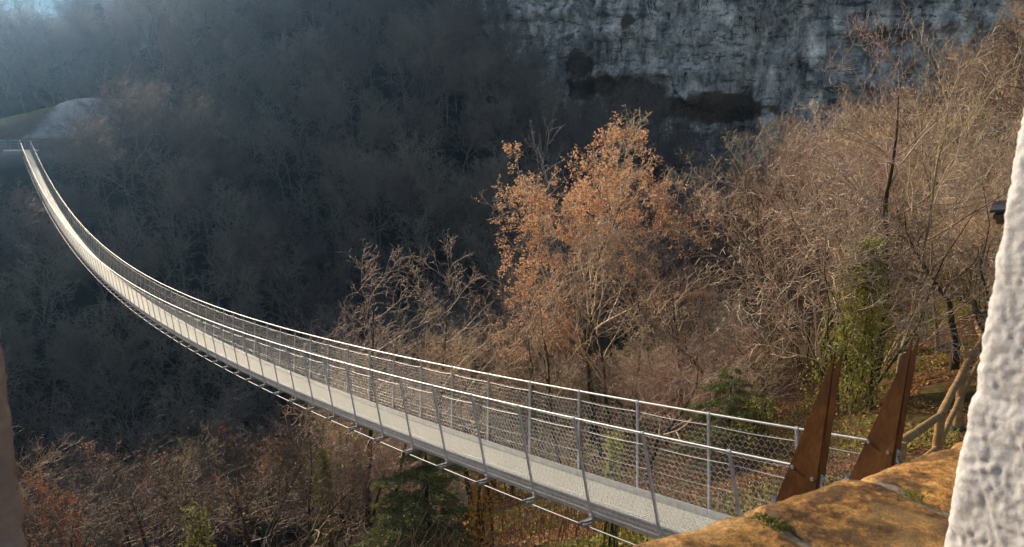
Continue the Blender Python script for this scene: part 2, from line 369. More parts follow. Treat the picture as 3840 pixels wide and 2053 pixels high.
def terrain():
    # graded grid: fine near, coarse far
    def axis(a, b, c0, fine, coarse, span):
        p = [c0]; 
        while p[-1] < b: p.append(p[-1] + (fine if abs(p[-1] - c0) < span else coarse))
        n = [c0]
        while n[-1] > a: n.append(n[-1] - (fine if abs(n[-1] - c0) < span else coarse))
        return sorted(set(n[1:] + p))
    xs = axis(-330, 260, 4, .5, 2.4, 28); ys = axis(-90, 380, 18, .5, 2.4, 26)
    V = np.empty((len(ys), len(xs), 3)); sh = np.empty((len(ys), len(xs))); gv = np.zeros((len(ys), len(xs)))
    for j, y in enumerate(ys):
        for i, x in enumerate(xs):
            V[j, i] = (x, y, height(x, y)); s, t = st(x, y)
            sh[j, i] = max(sm(s, 6, 15), sm(t, 30, 40))  # where the ground colour takes on painted canopy shade and the dark far-slope tone
            gv[j, i] = sm(s, 99, 102) * (1 - sm(s, 124, 130)) * (1 - sm(t, 6, 12))
    nx = len(xs); j, i = np.meshgrid(np.arange(len(ys) - 1), np.arange(nx - 1), indexing='ij'); b = j * nx + i
    me = np_mesh('ground', V.reshape(-1, 3), np.stack([b, b + 1, b + 1 + nx, b + nx], -1).reshape(-1, 4))
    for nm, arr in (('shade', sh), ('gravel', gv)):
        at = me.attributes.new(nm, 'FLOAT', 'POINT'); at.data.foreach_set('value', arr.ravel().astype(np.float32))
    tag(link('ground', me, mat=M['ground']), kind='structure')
terrain()

def distant_hills():
    V = []; na, nr = 160, 40
    for r in range(nr):
        for a in range(na):
            th = radians(-110 + 220 * a / (na - 1)); R = 380 + 900 * r / (nr - 1)
            x, y = R * sin(th), R * cos(th)
            q = noise.fractal(Vector((x * .004, y * .004, .5)), 1.0, 2.0, 5)
            V.append((x, y, -45 + 205 * sm(R, 380, 860) * (1 + .3 * q) + 10 * q))
    b = np.array([r * na + a for r in range(nr - 1) for a in range(na - 1)])
    me = np_mesh('distant_hill', V, np.stack([b, b + 1, b + 1 + na, b + na], -1))
    m, nt, bs = newmat('distant_wood'); v = objvec(nt); n = noise_node(nt, .09, 10, .75, v)
    c = ramp(nt, n.outputs['Fac'], [(.32, (.02, .028, .014)), (.5, (.06, .06, .035)), (.7, (.14, .12, .08))]).outputs[0]
    nt.links.new(c, bs.inputs['Base Color']); rough(bs, .9, .1); bump(nt, bs, n.outputs['Fac'], 1, 8)
    tag(link('distant_hill', me, mat=m), kind='structure')
distant_hills()

# gravel and earth mound behind the far landing
def mound():
    nx, ny = 150, 46; V = []; gr = []; ea = []
    for j in range(ny):
        for i in range(nx):
            t = -60 + 92 * i / (nx - 1); s = 109 + 19 * j / (ny - 1)
            f = j / (ny - 1); prof = sin(pi * min(1, max(0, f)) ** .8) ** .8 if 0 < f < 1 else 0
            crest = 2.0 + 2.5 * sm(t, -4, 6) + .9 * sm(t, 4, 9) - 5.2 * sm(t, 17, 28)
            q = noise.fractal(Vector((s * .12, t * .12, 2)), 1.0, 2.0, 4)
            rill = noise.noise(Vector((t * .9 + s * .25, 0, 0))) * .25
            z = -1.3 + crest * prof + q * .5 * prof + rill * prof
            x, y = xy(s, t); V.append((x, y, z))
            g = max(sm(prof, .80, .93) * (1 - sm(t, 3, 5)), .9 * sm(prof, .95, .99) * (1 - sm(t, 14, 16)) * sm(t, 9, 11)); gr.append(g)
            ea.append(1 - sm(t + (1 - prof) * 4 + q, 3.5, 5.0))
    b = np.array([j * nx + i for j in range(ny - 1) for i in range(nx - 1)])
    me = np_mesh('gravel_mound', V, np.stack([b, b + 1, b + 1 + nx, b + nx], -1))
    for nm, arr in (('grass', gr), ('earth', ea)):
        at = me.attributes.new(nm, 'FLOAT', 'POINT'); at.data.foreach_set('value', np.array(arr, np.float32))
    tag(link('gravel_mound', me, mat=M['gravel']), kind='structure')
mound()

# cliff
def cliff():
    path = [(-60, 206), (-30, 189), (0, 174), (20, 160), (50, 143), (85, 124), (120, 108)]
    P = np.array(path, float); L = np.concatenate([[0], np.cumsum(np.hypot(*np.diff(P, axis=0).T))])
    nu, nv = 420, 230; V = np.empty((nv, nu, 3)); G = np.empty((nv, nu))
    gx = [at_y(1590, 205, 150), at_y(1790, 225, 150), at_y(1700, 300, 150)]
    for i in range(nu):
        l = L[-1] * i / (nu - 1); x = np.interp(l, L, P[:, 0]); y = np.interp(l, L, P[:, 1])
        x2 = np.interp(l + 1, L, P[:, 0]); 
        for j in range(nv):
            z = -45 + 125 * j / (nv - 1)
            v = Vector((l * .035, z * .02, 1)); big = noise.fractal(v, 1.0, 2.0, 5) * 7
            blk = noise.noise(Vector((l * .11, z * .035, 4.0))); blk = (math.floor(blk * 5) / 5) * 4.5
            lay = noise.noise(Vector((l * .05, z * .30, 9.0))); lay = max(0, lay) ** .7 * 2.2
            fine = noise.fractal(Vector((l * .4, z * .25, 2.0)), 1.0, 2.0, 4) * .9
            gully = -9 * math.exp(-((l - 118 - 3 * sin(z * .06)) / 3.0) ** 2) - 5 * math.exp(-((l - 86 - 2 * sin(z * .1)) / 1.6) ** 2)
            d = big * .6 + blk + lay + fine + gully
            V[j, i] = (x - .48 * d, y - .88 * d + (z + 45) * .10, z)
            # brown grass on ledges
            px_, pz_ = x, z
            e1 = ((x - 24) / 11) ** 2 + ((z - 8) / 3.2) ** 2; e2 = ((x - 34) / 15) ** 2 + ((z - 4.5) / 3.2) ** 2
            q = noise.fractal(Vector((l * .1, z * .12, 12.0)), 1.0, 2.0, 5); q3 = noise.fractal(Vector((l * .5, z * .5, 12.0)), 1.0, 2.0, 4)
            g = max(1.25 - min(e1, e2), 0) * .9 + q * .9 + q3 * .35 - .28
            g2 = q * 1.3 + q3 * .6 - .85 + .25 * sm(-z, -2, 14)
            G[j, i] = sm(max(g, g2), -.35, .75)
    b = (np.arange(nv - 1)[:, None] * nu + np.arange(nu - 1)[None]).ravel()
    me = np_mesh('cliff', V.reshape(-1, 3), np.stack([b, b + 1, b + 1 + nu, b + nu], -1), smooth=False)
    at = me.attributes.new('grass', 'FLOAT', 'POINT'); at.data.foreach_set('value', G.ravel().astype(np.float32))
    tag(link('cliff', me, mat=M['rock']), kind='structure')
cliff()
p = at_y(1733, 162, 146)
mb = MB(); mb.box((0, 0, 0), (.75, .04, .35)); mb.box((.55, .02, -.36), (.05, .05, .12)); mb.box((-.55, .02, -.36), (.05, .05, .12))
o = mb.build('white_sign', M['white'], smooth=False); o.location = p; tag(o, 'small white board fixed high on the grey cliff face above the brown grass ledge', 'sign')

# ------------------------------------------------------------------ footbridge
def footbridge():
    root = empty('suspension_footbridge', tuple(BP(0, 0, 0)))
    inv = Matrix.Translation(root.location).inverted()
    tag(root, 'long narrow galvanised steel suspension footbridge sagging across the wooded gorge', 'bridge')
    def put(mb, name, mat, smooth=None, kind=None, label=None):
        o = mb.build(name, mat, root, smooth); o.matrix_parent_inverse = inv
        if kind: o['kind'] = kind
        if label: o['label'] = label
        return o
    A0 = -2.6
    na = np.linspace(A0, AEND, 420); AN = {-1: plane_hit(2030, 1185, -W2)[0] - .32, 1: plane_hit(2215, 1120, W2)[0] - .32}
    for sgn, lb in ((-1, 'handrail nearest the viewer'), (1, 'handrail on the far side of the deck')):
        na = np.linspace(AN[sgn], AEND, 420)
        mb = MB(); mb.tube(BPv(na, sgn * W2, np.full_like(na, HR)), .0135, 8); put(mb, 'handrail', M['galv'])
        for h, r, nm in ((HR - .13, .0045, 'wire_rope'), (.78, .0018, 'wire_rope'), (.2, .002, 'wire_rope')):
            w = sgn * (W1 + (W2 - W1) * h / HR); nb = np.linspace(AN[sgn], AEND, 1800)
            sag = .014 * np.abs(np.sin(nb / STEP * pi))
            mb = MB(); mb.tube(BPv(nb, w, h - sag), r, 4); put(mb, nm, M['galv'])
        mb = MB(); mb.tube(BPv(na, sgn * (W1 + .10), np.full_like(na, -.15)), .010, 8); put(mb, 'main_cable', M['galv_dark'])
        # toe board: plate with a top flange, in panels with small gaps
        mb = MB(); n = int((AEND - A0) / STEP)
        for k in range(n):
            a0 = A0 + k * STEP + (2.6 - 2.4); a1 = a0 + STEP - .006
            aa = np.linspace(a0, a1, 3)
            for q in range(2):
                for (w0, w1, h0, h1) in ((W1 - .035, W1 - .030, -.065, .10), (W1 - .062, W1 - .0355, .0945, .0995)):
                    c = [BP(s_of(a), sgn * w, h) for h in (h0, h1) for a, w in ((aa[q], w0), (aa[q + 1], w0), (aa[q + 1], w1), (aa[q], w1))]
                    mb.hexa(c)
        put(mb, 'toe_board', M['galv'], smooth=False)
        # bolts along the board
        mb = MB()
        for k in range(0, 26 * 7):
            a = A0 + .3 + k * STEP / 7; s = s_of(a); ax = axes(s)
            if rnd.random() < .75: mb.box(BP(s, sgn * (W1 - .028), -.02 + .012 * (k % 3)), (.011, .004, .005), ax)
        put(mb, 'bolt', M['bolt'], smooth=False, kind='stuff')
    # posts and cross beams
    nf = int((AEND) / STEP) + 1
    far = MB()
    for k in range(-1, nf):
        a = k * STEP; s = s_of(a); ax = axes(s)
        for sgn in (-1, 1):
            one = k < 49
            mb = MB() if one else far
            p0, p1 = BP(s, sgn * (W1 - .02), -.10), BP(s, sgn * W2, HR)
            if one and k < 24:
                d = p1 - p0; L = np.linalg.norm(d); d /= L; e = ax[0]; f = np.cross(d, e)
                mb.box((p0 + p1) / 2, (.016, .011, L / 2), (e, f, d))
                mb.tube([p1 - ax[0] * .022 , p1 + ax[0] * .022], .021, 8); mb.tube([p1 - d * .06, p1 - d * .005], .018, 6)
                mb.box(p0 + d * .03, (.024, .02, .03), (e, f, d))
            else: mb.tube([p0, p1], .0165, 4)
            if one: put(mb, 'post', M['galv'], smooth=False)
        mb = MB(); mb.box(BP(s, 0, -.10), (.028, W1 + .11, .004), ax); mb.box(BP(s, 0, -.125), (.004, W1 + .10, .022), ax)
        if k < 40:
            for sgn in (-1, 1):
                mb.box(BP(s + .05, sgn * (W1 + .10), -.125), (.018, .045, .012), ax); mb.box(BP(s - .05, sgn * (W1 + .08), -.125), (.018, .045, .012), ax)
                mb.box(BP(s, sgn * (W1 + .10), -.15), (.035, .03, .022), ax)
        put(mb, 'cross_beam', M['galv_dark'], smooth=False)
    put(far, 'post', M['galv'], smooth=False, kind='stuff')
    mb = MB(); mb.tube([BP(51.3, W1 - .02, -.1), BP(51.3, W2, HR + .02)], .035, 6); put(mb, 'post', M['galv_bright'], label='thicker pale post on the farther handrail')
    # deck grating: bearing strips along the span plus cross strips
    mb = MB(); WD = W1 - .04
    for k in range(18):
        w = -WD + 2 * WD * k / 17
        P = []
        aa = np.linspace(A0, AEND, 300); th = .013
        V = np.concatenate([BPv(aa, w - th, np.full_like(aa, 0.0)), BPv(aa, w + th, np.full_like(aa, 0.0)), BPv(aa, w + th, np.full_like(aa, -.02)), BPv(aa, w - th, np.full_like(aa, -.02))])
        n = 300; i = np.arange(n - 1)
        Q = np.concatenate([np.stack([i, i + 1, i + 1 + n, i + n], -1)[:, ::-1]] + [np.stack([i + a * n, i + 1 + a * n, i + 1 + b * n, i + b * n], -1)[:, ::-1] for a, b in ((1, 2), (2, 3), (3, 0))])
        mb.add(V, Q)
    a = np.arange(A0, AEND, .055); h = .0075
    for lo, hi in ((-.0085, .0085),):
        def row(da, w, hh): return BPv(a + da, np.full_like(a, w), np.full_like(a, hh - .004))
        C = np.stack([row(lo, -WD, -.018), row(hi, -WD, -.018), row(hi, WD, -.018), row(lo, WD, -.018), row(lo, -WD, .003), row(hi, -WD, .003), row(hi, WD, .003), row(lo, WD, .003)], 1)
        base = np.array([(3, 2, 1, 0), (4, 5, 6, 7), (0, 1, 5, 4), (1, 2, 6, 5), (2, 3, 7, 6), (3, 0, 4, 7)])
        Q = (np.arange(len(a))[:, None, None] * 8 + base[None]).reshape(-1, 4)
        mb.add(C.reshape(-1, 3), Q)
    put(mb, 'deck_grating', M['galv_bright'], smooth=False)
    # hexagonal netting
    for sgn in (-1, 1):
        chains = []
        V3 = []
        for a0, a1, cw, chh, r in ((A0, 30, .084, .066, .0013), (30, AEND, .15, .11, .0017)):
            rows = int(HR / chh)
            for j in range(rows + 1):
                n = int((a1 - a0) / (cw / 2)); a = a0 + np.arange(n + 1) * cw / 2 + (j % 2) * cw / 2
                h = .01 + j * chh * (HR - .14) / (rows * chh) + np.where(np.arange(n + 1) % 2, 1, -1) * chh * .25
                jit = np.random.default_rng(j + 7).normal(size=n + 1) * .002
                w = sgn * (W1 + (W2 - W1) * h / HR)
                P = BPv(a, w, np.clip(h + jit, 0, HR)); V3.append((P, np.full(n + 1, r)))
                if j < rows:
                    up = np.where(np.arange(n + 1) % 2)[0]
                    q = .01 + (j + 1) * chh * (HR - .14) / (rows * chh) - chh * .25
                    P2 = BPv(a[up], sgn * (W1 + (W2 - W1) * q / HR), np.full(len(up), q))
                    for k, u in enumerate(up): V3.append((np.stack([P[u], P2[k]]), np.array([r * 1.3, r * 1.3])))
        o = link('netting', chains_mesh('netting', V3, 3), root, M['galv']); o.matrix_parent_inverse = inv
footbridge()

# ------------------------------------------------------------------ corten pylons at the near end
def sz(s, z, w): x, y = xy(s, w); return np.array([x, y, z])
def spike(poly_px, w0, bolts_px, label):
    pts = [plane_hit(a, b, w0) for a, b in poly_px]
    tip, lb, rb = [np.array(q) for q in pts]
    lb = tip + (lb - tip) * 1.28; rb = tip + (rb - tip) * 1.28
    x, y = xy(tip[0], w0); base = empty('rusty_steel_pylon', (*xy((lb[0] + rb[0]) / 2, w0 + .06), min(lb[1], rb[1])))
    inv = Matrix.Translation(base.location).inverted()
    tag(base, label, 'pylon')
    for w in (w0, w0 + .115):
        mb = MB(); c = []
        tw = np.array([tip + (lb - tip) * .004, tip + (rb - tip) * .004])
        poly = [lb, rb, tw[1], tw[0]]
        # slim plate with a folded lip on its back edge
        mb.hexa([sz(q[0], q[1], w - .005) for q in poly] + [sz(q[0], q[1], w + .005) for q in poly])
        e = rb - tip; lip = np.array([.018, 0])
        if w == w0:
            poly2 = [rb - lip, rb, tw[1], tw[1] - lip * .1]
            mb.hexa([sz(q[0], q[1], w + .0055) for q in poly2] + [sz(q[0], q[1], w + .04 * (1 if k < 2 else .1)) for k, q in enumerate(poly2)])
        o = mb.build('plate', M['corten'], base, smooth=False); o.matrix_parent_inverse = inv
    for a, b in bolts_px:
        s, z = plane_hit(a, b, w0); mb = MB()
        mb.tube([sz(s, z, w0 - .018), sz(s, z, w0 - .0052)], [.017, .019], 8)
        mb.tube([sz(s, z, w0 + .1205), sz(s, z, w0 + .136)], [.017, .017], 6)
        o = mb.build('bolt', M['bolt'], base); o.matrix_parent_inverse = inv
    s, z = plane_hit(*bolts_px[-1], w0)
    mb = MB(); mb.tube([sz(s - .02, z + .0, w0 + .06), sz(s - .16, z - .30, w0 + .06)], .014, 8); mb.tube([sz(s - .03, z - .01, w0 + .04), sz(s - .03, z - .01, w0 + .095)], .035, 10)
    o = mb.build('anchor_rod', M['galv'], base); o.matrix_parent_inverse = inv
    # galvanised box between the plates, showing on the gorge side
    m0 = tip + (lb - tip) * .80; mb = MB(); q = lb + np.array([.05, 0]); m1 = m0 + np.array([.05, 0.02])
    poly = [lb - (0.02, 0), q, m1, m0]
    mb.hexa([sz(a[0], a[1], w0 + .02) for a in poly] + [sz(a[0], a[1], w0 + .095) for a in poly])
    o = mb.build('base_box', M['galv'], base, smooth=False); o.matrix_parent_inverse = inv
spike([(2100.8, 885.4), (1953.8, 1254.5), (2052.5, 1225)], -W2 - .055, [(1995, 1175), (2044.5, 1206)], 'tall pointed pair of rusty steel plates holding the handrail nearest the viewer')
spike([(2295.5, 852.5), (2138.5, 1199.5), (2242.5, 1170.6)], W2 - .055, [(2185, 1111), (2235, 1138.6)], 'tall pointed pair of rusty steel plates beside the log fence, holding the farther handrail')

# ------------------------------------------------------------------ far landing
def landing():
    e = AEND; s = SEND; zz = bz(s)
    def B(c_s, c_w, c_z, hs, hw, hz, mb): x, y = xy(c_s, c_w); mb.box((x, y, c_z), (hs, hw, hz), np.array([[DX, DY, 0], [NX, NY, 0], [0, 0, 1]]))
    x, y = xy(s + 1.6, 0); r = empty('landing_platform', (x, y, zz - 1.8)); inv = Matrix.Translation(r.location).inverted()
    tag(r, 'pale concrete landing block carrying the far end of the footbridge', 'platform')
    mb = MB(); B(s + 1.8, -.5, zz - 1.3, 1.7, 1.7, 1.2, mb); o = mb.build('abutment', M['concrete'], r, smooth=False); o.matrix_parent_inverse = inv
    mb = MB(); B(s + 1.85, -.4, zz - .04, 1.8, 1.75, .055, mb); o = mb.build('slab', M['galv_bright'], r, smooth=False); o.matrix_parent_inverse = inv
    for sg, lb in ((-1, 'dark steel pylon at the left of the far bridge end'), (1, 'dark steel pylon at the right of the far bridge end')):
        mb = MB(); x, y = xy(s + .35, sg * (W2 + .02)); rr = empty('steel_pylon', (x, y, zz)); iv = Matrix.Translation(rr.location).inverted()
        tag(rr, lb, 'pylon')
        for dw in (-.07, .07):
            mb = MB(); w = sg * (W2 + .05) + dw
            poly = [(s + .1, zz - .5), (s + .9, zz - .5), (s + .95, zz + .6), (s + .22, zz + 1.75), (s + .12, zz + 1.75)]
            pp = [poly[0], poly[1], poly[3], poly[4]]
            mb.hexa([sz(a, b, w - .006) for a, b in pp] + [sz(a, b, w + .006) for a, b in pp]); o = mb.build('plate', M['corten'], rr, smooth=False); o.matrix_parent_inverse = iv
        mb = MB(); mb.tube([sz(s + .1, zz + HR - .05, sg * (W2 + .05)), sz(s + 2.4, zz + .2, sg * (W2 + .05))], .03, 6); o = mb.build('anchor_rod', M['galv'], rr); o.matrix_parent_inverse = iv
    # railing to the left of the landing, and the gate rail behind it
    def rail(p0, p1, n, label, h=1.1, nm='metal_railing'):
        p0, p1 = np.array(p0), np.array(p1); r = empty(nm, tuple(p0)); iv = Matrix.Translation(r.location).inverted(); tag(r, label, 'railing')
        up = np.array([0, 0, h])
        mb = MB(); mb.tube([p0 + up, p1 + up], .05, 6); o = mb.build('top_rail', M['galv'], r); o.matrix_parent_inverse = iv
        for f in (.35, .68): mb = MB(); mb.tube([p0 + up * f, p1 + up * f], .03, 6); o = mb.build('mid_rail', M['galv_dark'], r); o.matrix_parent_inverse = iv
        for k in range(n): q = p0 + (p1 - p0) * k / (n - 1); mb = MB(); mb.tube([q - up * .5, q + up], .045, 6); o = mb.build('post', M['galv_dark'], r); o.matrix_parent_inverse = iv
    zt = zz + .03
    rail(sz(s + .2, zt, -1.9), sz(s - .8, zt - .1, -9.5), 6, 'grey metal railing running left from the far bridge landing')
    rail(sz(s + 3.4, zt, -1.4), sz(s + 3.4, zt, 1.7), 3, 'grey metal barrier rail closing the back of the far landing')
    rail(sz(s + .5, zt, 1.35), sz(s + 3.3, zt, 1.8), 3, 'short grey side rail at the right of the far landing')
landing()

# ------------------------------------------------------------------ log fence, shelter
def limb(p, q, r0, r1, n=7, bend=.02, seed=0, sides=10):
    g = random.Random(seed); p, q = np.array(p, float), np.array(q, float); L = np.linalg.norm(q - p)
    f = np.linspace(0, 1, n)[:, None]; off = np.array([[g.uniform(-1, 1) for _ in range(3)] for _ in range(n)]) * bend * L; off[0] = off[-1] = 0
    return p + (q - p) * f + off, np.linspace(r0, r1, n) * (1 + np.array([g.uniform(-.02, .02) for _ in range(n)]))
def fence():
    A = np.array(at_y(2366, 1046, 11.3)); Bt = np.array(at_y(2423, 932, 13.5)); Ct = np.array(at_y(2472, 852, 17.2)); Dt = np.array(at_y(2450, 800, 21)); S0 = np.array(at_y(2268, 1112, 9.6))
    r = empty('log_fence', (A[0], A[1], A[2] - 1)); iv = Matrix.Translation(r.location).inverted()
    tag(r, 'peeled round log fence bordering the leafy path beside the white pillar', 'fence')
    tops = [S0, A, Bt, Ct, Dt]
    for k in range(4):
        P, R = limb(tops[k], tops[k + 1], .062, .055, 7, .0018, k); mb = MB(); mb.tube(P, R, 12); o = mb.build('rail', M['log'], r); o.matrix_parent_inverse = iv
        z = np.array([0, 0, -.52]); P, R = limb(tops[k] + z, tops[k + 1] + z, .05, .045, 7, .002, k + 9); mb = MB(); mb.tube(P, R, 12); o = mb.build('rail', M['log'], r); o.matrix_parent_inverse = iv
    for k, t in enumerate(tops):
        if k == 3: continue
        g = height(t[0], t[1]); P, R = limb((t[0], t[1], g - .35), t + (0, 0, .01), .075, .068, 6, .004, 40 + k); mb = MB(); mb.tube(P, R, 12); o = mb.build('post', M['log'], r); o.matrix_parent_inverse = iv
        mb = MB(); mb.tube([(t[0], t[1], g - .02), (t[0], t[1], g + .09)], [.125, .12], 14); o = mb.build('post_sleeve', M['sleeve'], r); o.matrix_parent_inverse = iv
    P, R = limb(at_y(2392, 716, 20), at_y(2490, 806, 14), .055, .05, 9, .01, 77); mb = MB(); mb.tube(P, R, 10)
    o = mb.build('leaning_pole', M['bark']); tag(o, 'dark bare pole leaning down toward the log fence rail', 'pole')
fence()
def shelter():
    e = np.array(at_y(2498, 543, 15.5)); g = -5.0
    r = empty('wooden_shelter', (e[0] + 1.5, e[1] + 1, g)); iv = Matrix.Translation(r.location).inverted(); tag(r, 'corner of a small dark roofed wooden shelter behind the white pillar', 'shelter')
    def P(mb, n, m): o = mb.build(n, m, r, smooth=False); o.matrix_parent_inverse = iv
    a = np.array([[.84, -.53, .12], [.54, .84, 0], [-.10, .064, .99]]); a /= np.linalg.norm(a, axis=1)[:, None]
    c = e + a[0] * 1.6 + a[1] * 1.2
    mb = MB(); mb.box(c + (0, 0, .09), (1.66, 1.26, .028), a); P(mb, 'roof', M['roof'])
    mb = MB(); mb.box(c + a[2] * -.03, (1.6, 1.2, .05), a); P(mb, 'ceiling_board', M['shed_wood'])
    mb = MB()
    for k in range(4): mb.box(c + a[2] * -.13 + a[1] * (-1.1 + .73 * k), (1.55, .05, .05), a)
    P(mb, 'rafter', M['shed_wood'])
    for i, j in ((.5, .4), (2.9, .4), (.5, 2.1), (2.9, 2.1)):
        q = e + a[0] * i + a[1] * j; mb = MB(); mb.box((q[0], q[1], (q[2] - .15 + g - .3) / 2), (.07, .07, (q[2] - .15 - g + .3) / 2)); P(mb, 'post', M['shed_wood'])
shelter()

# ------------------------------------------------------------------ plants
def rot_about(v, k, a):
    c, s = cos(a), sin(a); d = v[0] * k[0] + v[1] * k[1] + v[2] * k[2]
    return (v[0] * c + (k[1] * v[2] - k[2] * v[1]) * s + k[0] * d * (1 - c),
            v[1] * c + (k[2] * v[0] - k[0] * v[2]) * s + k[1] * d * (1 - c),
            v[2] * c + (k[0] * v[1] - k[1] * v[0]) * s + k[2] * d * (1 - c))
def nrm(v):
    l = sqrt(v[0] ** 2 + v[1] ** 2 + v[2] ** 2) + 1e-9; return (v[0] / l, v[1] / l, v[2] / l)
MINR = [.009]
def grow(g, p, d, length, r, level, spec, out, ends):
    """spec: per level (segments, children, child angle range, child length ratio, wander, upward pull)"""
    ns, nc, (a0, a1), lr, wan, up = spec[level]
    pts = [p]; rr = [r]; dirs = []
    sl = length / ns
    taper = .07 if level == 0 else .25 if level < len(spec) - 1 else .35
    for k in range(ns):
        d = nrm((d[0] + g.gauss(0, wan), d[1] + g.gauss(0, wan), d[2] + g.gauss(0, wan * .8) + up))
        p = (p[0] + d[0] * sl, p[1] + d[1] * sl, p[2] + d[2] * sl)
        pts.append(p); rr.append(r * (1 - (1 - taper) * (k + 1) / ns)); dirs.append(d)
    out[level].append((pts, rr))
    if level == len(spec) - 1:
        ends.append(pts[-1]); ends.append(pts[len(pts) // 2]); return
    lo = (.42 if length > 6 else .2) if level == 0 else .18
    ph = g.uniform(0, 6.28)
    for c in range(nc):
        f = lo + (1 - lo) * (c + g.random() * .8) / nc; f = min(f, .999); x = f * ns; k = int(x); q = x - k
        P = tuple(pts[k][i] + (pts[k + 1][i] - pts[k][i]) * q for i in range(3)); D = dirs[k]
        per = nrm((D[1], -D[0], .01) if abs(D[2]) < .9 else (1, 0, -D[0])); ph += 2.4 + g.uniform(-.5, .5)
        ax = rot_about(per, D, ph); nd = rot_about(D, nrm(ax), g.uniform(a0, a1))
        rad = max(spec[0][5] and MINR[0], (rr[k] + (rr[k + 1] - rr[k]) * q) * g.uniform(.5, .7))
        grow(g, P, nd, length * lr * g.uniform(.7, 1.15) * (1.15 - .55 * (f - lo) / (1 - lo)), rad, level + 1, spec, out, ends)
    # leader continues
def tree_meshes(name, seed, h, r, spec, stems=1, lean=.06, spread=0.0, leaf=None, clump=None):
    g = random.Random(seed); out = [[] for _ in spec]; ends = []
    for k in range(stems):
        a = g.uniform(0, 6.28) if stems > 1 else 0; d = (spread * cos(a) + g.gauss(0, lean), spread * sin(a) + g.gauss(0, lean), 1)
        grow(g, (g.gauss(0, .12) if stems > 1 else 0, g.gauss(0, .12) if stems > 1 else 0, -.3), nrm(d), (h + .3) * (g.uniform(.75, 1.0) if stems > 1 else 1), r * (g.uniform(.5, 1) if stems > 1 else 1), 0, spec, out, ends)
    tr = chains_mesh(name + '_trunk', out[0], 8)
    V = [c for lv in out[1:] for c in lv]
    cm = chains_mesh(name + '_crown', V, 3)
    TOPZ[name] = max(max(q[2] for q in c[0]) for c in V[::3]) * .97
    res = {'trunk': tr, 'crown': cm}
    if leaf:
        n, size, keep, seedl = leaf; gg = random.Random(seedl); pts = []
        for e in ends:
            q = noise.noise(Vector(e) * .45 + Vector((seedl, 0, 0))) + .55 * noise.noise(Vector(e) * 2.4)
            if q < keep: continue
            for _ in range(n): pts.append((e[0] + gg.gauss(0, .055), e[1] + gg.gauss(0, .055), e[2] + gg.gauss(0, .055)))
        if pts: res['leaves'] = leaves_mesh(name + '_leaves', pts, size, seedl)
    return res

BROAD = [(9, 12, (.5, 1.05), .46, .13, .05), (8, 6, (.4, .95), .52, .22, .05), (6, 4, (.35, .9), .56, .24, .07), (5, 3, (.35, .95), .62, .26, .07), (4, 0, (0, 0), 0, .28, .06)]
FULL = [(9, 16, (.45, 1.0), .50, .10, .05), (7, 8, (.4, .95), .5, .18, .05), (5, 6, (.4, .95), .52, .26, .03), (4, 4, (.4, 1.0), .55, .32, .02), (3, 0, (0, 0), 0, .38, 0)]
BUSH = [(8, 9, (.3, .8), .5, .16, .04), (7, 6, (.35, .9), .52, .22, .05), (5, 4, (.4, 1.0), .55, .28, .05), (4, 2, (.4, 1.0), .6, .32, .04), (4, 0, (0, 0), 0, .34, .04)]
FARS = [(7, 14, (.45, 1.0), .44, .10, .06), (5, 8, (.4, .95), .52, .2, .05), (4, 7, (.4, 1.0), .55, .28, .03), (3, 0, (0, 0), 0, .34, .0)]
SPRUCEY = [(9, 34, (1.15, 1.55), .24, .02, .02), (5, 8, (.5, .9), .45, .06, .06), (3, 0, (0, 0), 0, .15, -.02)]

LIB = {}; TOPZ = {}
def lib(key, *a, **k): LIB[key] = tree_meshes(key, *a, **k)
MINR[0] = .017
for k in range(3): lib('far%d' % k, 100 + k, 9.0, .13, FARS)
for k in range(2): lib('farbush%d' % k, 120 + k, 5.0, .06, FARS, stems=4, spread=.4)
MINR[0] = .0092
for k in range(4): lib('broad%d' % k, 200 + k, 9.0, .17, BROAD, lean=.08)
for k in range(3): lib('bush%d' % k, 220 + k, 5.5, .05, BUSH, stems=6, spread=.38)
lib('oak0', 301, 11.0, .17, FULL, lean=.03, leaf=(5, .10, -.08, 5))
lib('oak1', 305, 8.0, .13, BROAD, lean=.06, leaf=(4, .105, -.02, 8))
lib('oak2', 309, 8.0, .13, BROAD, lean=.06, leaf=(1, .10, .10, 8))
for k in range(2): lib('lone%d' % k, 340 + k * 3, 9.0, .11, [(10, 17, (.7, 1.25), .30, .05, .05), (7, 7, (.4, .95), .5, .2, .05), (5, 4, (.4, 1.0), .55, .26, .03), (4, 2, (.4, 1.0), .6, .3, .02), (3, 0, (0, 0), 0, .3, 0)], lean=.012)
lib('slender0', 330, 8.0, .07, [(12, 9, (.3, .6), .38, .07, .08), (7, 6, (.35, .8), .5, .14, .05), (4, 4, (.4, .9), .5, .2, .03), (3, 0, (0, 0), 0, .3, 0)])

